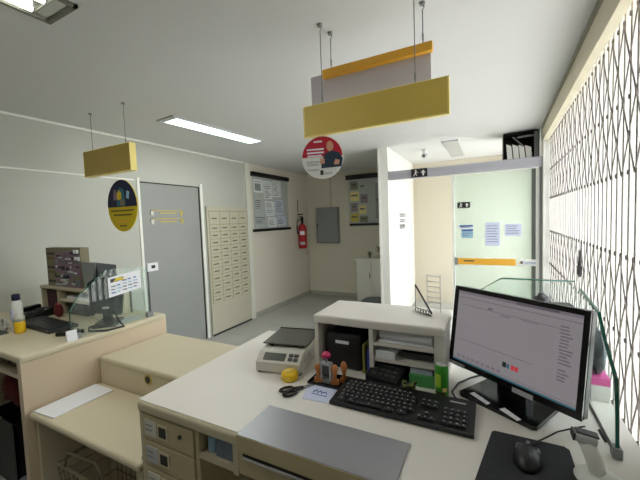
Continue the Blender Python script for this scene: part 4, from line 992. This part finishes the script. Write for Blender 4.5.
# dark and red badges, lower middle
ui(0.0 - 0.012, 0.002, sz0 + 0.044, sz0 + 0.062, 'screen_dark'); ui(0.004, 0.014, sz0 + 0.044, sz0 + 0.060, 'screen_teal')
ui(0.020, 0.032, sz0 + 0.044, sz0 + 0.060, 'screen_red'); ui(0.034, 0.046, sz0 + 0.044, sz0 + 0.060, 'screen_red')
sc_.build('screen', None, t)
st = MB(); st.box(-0.245, -0.165, -0.0075, -0.006, -Hh - 0.001, -Hh + 0.012, m=M['lgrey'], mtx=tm); st.build('model_sticker', None, t)
MB().box(0.035, 0.105, -0.008, -0.006, -Hh - 0.004, -Hh + 0.012, m=M['lgrey'], mtx=tm).build('asset_label', None, t)
nk = MB(); nk.prism([(0.015, 0.012), (0.06, 0.012), (0.055, 0.20), (0.03, 0.20)], 'x', -0.055, 0.055); nk.build('neck', M['gloss'], t)
bs = MB(); bs.prism([(0.0055 + x * 0.995 - y * 0.0998, 0.0177 + x * 0.0998 + y * 0.995) for x, y in ((-0.135, -0.12), (-0.125, -0.128), (0.125, -0.128), (0.135, -0.12), (0.125, 0.128), (-0.125, 0.128))], 'z', 0.0, 0.014); bs.build('base', M['gloss'], t)
for x0_, x1_ in ((-0.085, -0.005), (0.035, 0.105)):
    MB().prism([(x0_, -0.10), (x1_, -0.112), (x1_ + 0.002, -0.095), (x0_ + 0.004, -0.078)], 'z', 0.0142, 0.0155).build('base_sticker', M['paper'], t)
# mouse pad and mouse
t = MB((0.08, 1.02, DZ)); t.prism([(-0.032 - 0.012, 0.86), (0.0, 1.118), (0.008, 1.126), (0.185, 1.126), (0.196, 1.115), (0.196, 0.86)], 'z', DZ + 0.0005, DZ + 0.004); tag(t.build('mouse_pad', M['black_mat']), 'black rectangular mouse pad on the desk', 'mouse pad')
t = thing('computer_mouse', 'black mouse with grey side panels on the mouse pad', 'mouse', (0.086, 1.018, DZ + 0.0045), -0.12)
b = MB(); b.sph((0, 0, 0), 1.0, sc=(0.033, 0.055, 0.036), n=20)
for v in list(b.bm.verts):
    if v.co.z < 0: v.co.z = 0.0
b.build('shell', M['black'], t)
for sx_ in (-1, 1):
    w = MB(); w.sph((sx_ * 0.021, 0.022, 0.015), 0.014, sc=(0.75, 1.5, 0.9), n=12, m=M['dark_grey'])
    w.build('button', None, t)
MB().cyl((-0.004, 0.030, 0.030), (0.004, 0.030, 0.030), 0.008, n=12).build('scroll_wheel', M['grey'], t)
cb = MB(); cb.tube([(0.0, 0.052, 0.012), (0.012, 0.08, 0.006), (0.035, 0.105, 0.012), (0.07, 0.125, 0.035), (0.105, 0.12, 0.06), (0.13, 0.10, 0.085)], 0.0022, 6); cb.build('cable', M['black'], t)
# keyboard / monitor cable on the desk
t = MB((-0.1, 1.4, DZ)); t.tube([(-0.09, 1.25, DZ + 0.004), (-0.12, 1.28, DZ + 0.004), (-0.135, 1.32, DZ + 0.004), (-0.12, 1.40, DZ + 0.004), (-0.075, 1.47, DZ + 0.004), (-0.02, 1.53, DZ + 0.004), (0.04, 1.58, DZ + 0.004)], 0.0035, 6)
tag(t.build('power_cable', M['black']), 'thin black cable running from the keyboard behind the monitor', 'cable')
# barcode scanner
t = thing('barcode_scanner', 'white and grey hand scanner upright in its stand beside the mouse pad', 'scanner', (0.212, 1.03, DZ), 0.0)
MB().lathe((0.03, -0.015, 0), [(0.052, 0), (0.055, 0.005), (0.042, 0.012), (0.026, 0.02)]).build('stand', M['white'], t)
MB().tube([(0.026, -0.012, 0.016), (0.018, -0.006, 0.05), (0.004, 0.002, 0.088)], 0.0185, 12).build('handle', M['white'], t)
mt = Matrix.Translation((0.0, 0.004, 0.098)) @ Matrix.Rotation(0.12, 4, 'Y')
MB().box(-0.022, 0.026, -0.019, 0.019, -0.012, 0.011, bev=0.008, seg=3, mtx=mt).build('head', M['lgrey'], t)
MB().box(-0.026, -0.021, -0.017, 0.017, -0.009, 0.009, mtx=mt).build('scan_window', M['dark_grey'], t)
MB().box(-0.020, 0.028, -0.013, 0.013, 0.009, 0.015, bev=0.003, mtx=mt).build('top_plate', M['dark_grey'], t)
MB().tube([(0.03, -0.015, 0.012), (0.06, -0.035, 0.016), (0.085, -0.07, 0.016)], 0.016, 10).build('cradle_arm', M['white'], t)

# ------------------------------------------------------------------ glass screens and things by the gate
t = thing('glass_screen', 'tall clear glass side screen with a green edge at the desk end', 'glass screen', (0.305, 1.3, DZ))
off = (0.305, 1.3, DZ)
prof = [(1.134, 0.925), (1.147, 1.135), (1.256, 1.209), (1.321, 1.275), (1.573, 1.300), (1.64, 1.30), (1.64, 0.925)]
MB(off).prism(prof, 'x', 0.301, 0.309).build('pane', M['glass'], t)
ed = MB(off)
pe = [(1.134, 0.925), (1.140, 1.045), (1.152, 1.135), (1.256, 1.209), (1.321, 1.275), (1.573, 1.300)]
for (ya, za), (yb, zb) in zip(pe, pe[1:]):
    d = Vector((0, yb - ya, zb - za)); a = math.atan2(d.z, d.y)
    ed.box(-0.0042, 0.0042, -d.length / 2, d.length / 2, -0.0025, 0.0025, mtx=Matrix.Translation((0.305, (ya + yb) / 2, (za + zb) / 2)) @ Matrix.Rotation(a, 4, 'X'))
ed.build('edge', M['glass_edge'], t)
MB(off).box(0.294, 0.316, 1.125, 1.155, DZ, DZ + 0.03, bev=0.003).build('clamp', M['grey'], t)
MB(off).box(0.302, 0.308, 1.155, 1.62, DZ + 0.0, DZ + 0.005).build('seal', M['rail'], t)
MB(off).cyl((0.285, 1.15, DZ + 0.03), (0.272, 1.165, DZ + 0.055), 0.004).build('screw', M['rail'], t)
t = thing('glass_screen', 'clear glass front screen with cut corners behind the monitor', 'glass screen', (0.12, 1.625, DZ))
MB().prism([(-0.16, 0.006), (0.178, 0.006), (0.178, 0.40), (-0.08, 0.40), (-0.16, 0.345)], 'y', 0.0, 0.007).build('pane', M['glass'], t)
e2 = MB(); e2.tube([(-0.16, 0.0035, 0.006), (-0.16, 0.0035, 0.345), (-0.08, 0.0035, 0.40), (0.178, 0.0035, 0.40)], 0.0035, 6); e2.build('edge', M['glass_edge'], t)
for x in (-0.1, 0.12): MB().box(x - 0.012, x + 0.012, -0.01, 0.017, 0, 0.03).build('clamp', M['grey'], t)
# small white shelf unit beyond the monitor
t = thing('shelf_riser', 'white riser box behind the monitor near the gate', 'shelf unit', (0.25, 1.5, DZ))
off = (0.25, 1.5, DZ)
ry0, ry1 = 1.50, 1.60
MB(off).box(0.14, 0.296, ry0, ry1, 1.178, 1.192, bev=0.003).build('top', M['white'], t)
for x in (0.142, 0.28): MB(off).box(x, x + 0.014, ry0, ry1, DZ, 1.178).build('side_panel', M['white'], t)
MB(off).box(0.156, 0.28, ry1 - 0.012, ry1, DZ, 1.178).build('back_panel', M['white'], t)
# items on it
t = thing('desk_terminal', 'grey block device with dark mark on the white riser', 'terminal', (0.246, 1.55, 1.192), 0.1)
MB().box(-0.03, 0.034, -0.03, 0.03, 0, 0.052, bev=0.008).build('body', M['dark_grey'], t)
MB().box(0.004, 0.022, -0.0325, -0.029, 0.014, 0.036).build('mark', M['black'], t)
soft('cloth_cap', (0.178, 1.555, 1.192), 0.034, 0.034, 0.042, M['dark_grey'], 21, 'dark crumpled cloth heap on the white riser beside the grey block', 'cloth')
soft('grey_cloth', (0.345, 1.51, DZ + 0.0855), 0.024, 0.05, 0.08, M['grey_cloth'], 22, 'grey cloth bundle piled on the pink lidded box outside the glass side screen', 'cloth')
b = MB((0.345, 1.51, DZ)); b.box(0.318, 0.372, 1.46, 1.56, DZ, DZ + 0.058, m=M['white']); b.box(0.318, 0.372, 1.46, 1.56, DZ + 0.058, DZ + 0.085, m=M['pink'])
tag(b.build('tissue_box'), 'small white box with a pink lid outside the glass side screen', 'box')

# ------------------------------------------------------------------ light
W_ = bpy.data.worlds.new('World'); scene.world = W_; W_.use_nodes = True
nt = W_.node_tree; bg = nt.nodes['Background']
bg.inputs[0].default_value = (0.93, 0.97, 1.0, 1); bg.inputs[1].default_value = 5.0

def area(name, loc, rot, sx, sy, power, col, portal=False):
    l = bpy.data.lights.new(name, 'AREA'); l.shape = 'RECTANGLE'; l.size = sx; l.size_y = sy; l.energy = power; l.color = col
    o = bpy.data.objects.new(name, l); COL.objects.link(o); o.location = loc; o.rotation_euler = rot
    if portal: l.cycles.is_portal = True
    return o
sun = bpy.data.lights.new('sun', 'SUN'); sun.energy = 9.0; sun.angle = 0.02; sun.color = (1.0, 0.97, 0.92)
so = bpy.data.objects.new('sun', sun); COL.objects.link(so); so.location = (4, 6, 8)
so.rotation_euler = Vector((0.12, -0.45, -0.88)).to_track_quat('-Z', 'Y').to_euler()
# lamp light under each lit fixture
area('lamp_light', (-2.585, 2.70, CH - 0.02), (0, 0, -0.085), 0.2, 1.1, 9, (0.95, 1.0, 0.94))
area('lamp_light', (-1.735, 0.265, CH - 0.035), (0, 0, 0), 0.2, 1.0, 9, (1.0, 0.98, 0.9))

cam = bpy.data.cameras.new('Camera'); co = bpy.data.objects.new('Camera', cam); COL.objects.link(co)
F, YAW, P, RL = 330.0, 0.478, 0.0585, -0.0366
fw = Vector((-math.sin(YAW) * math.cos(P), math.cos(YAW) * math.cos(P), -math.sin(P)))
rt = Vector((math.cos(YAW), math.sin(YAW), 0)); up = rt.cross(fw)
r2 = rt * math.cos(RL) + up * math.sin(RL); u2 = up * math.cos(RL) - rt * math.sin(RL)
mm = Matrix((r2, u2, -fw)).transposed().to_4x4(); mm.translation = Vector((0, 0, 1.6))
co.matrix_world = mm
cam.sensor_width = 36; cam.lens = F / 640 * 36; cam.clip_start = 0.02
scene.camera = co
vs = scene.view_settings
scene.display_settings.display_device = 'sRGB'
vs.view_transform = 'Standard'; vs.look = 'None'; vs.exposure = 0.36; vs.gamma = 1.0; vs.use_curve_mapping = False
scene.cycles.max_bounces = 10; scene.cycles.diffuse_bounces = 6; scene.cycles.transparent_max_bounces = 16
scene.cycles.caustics_reflective = False; scene.cycles.caustics_refractive = False
scene.cycles.use_denoising = True
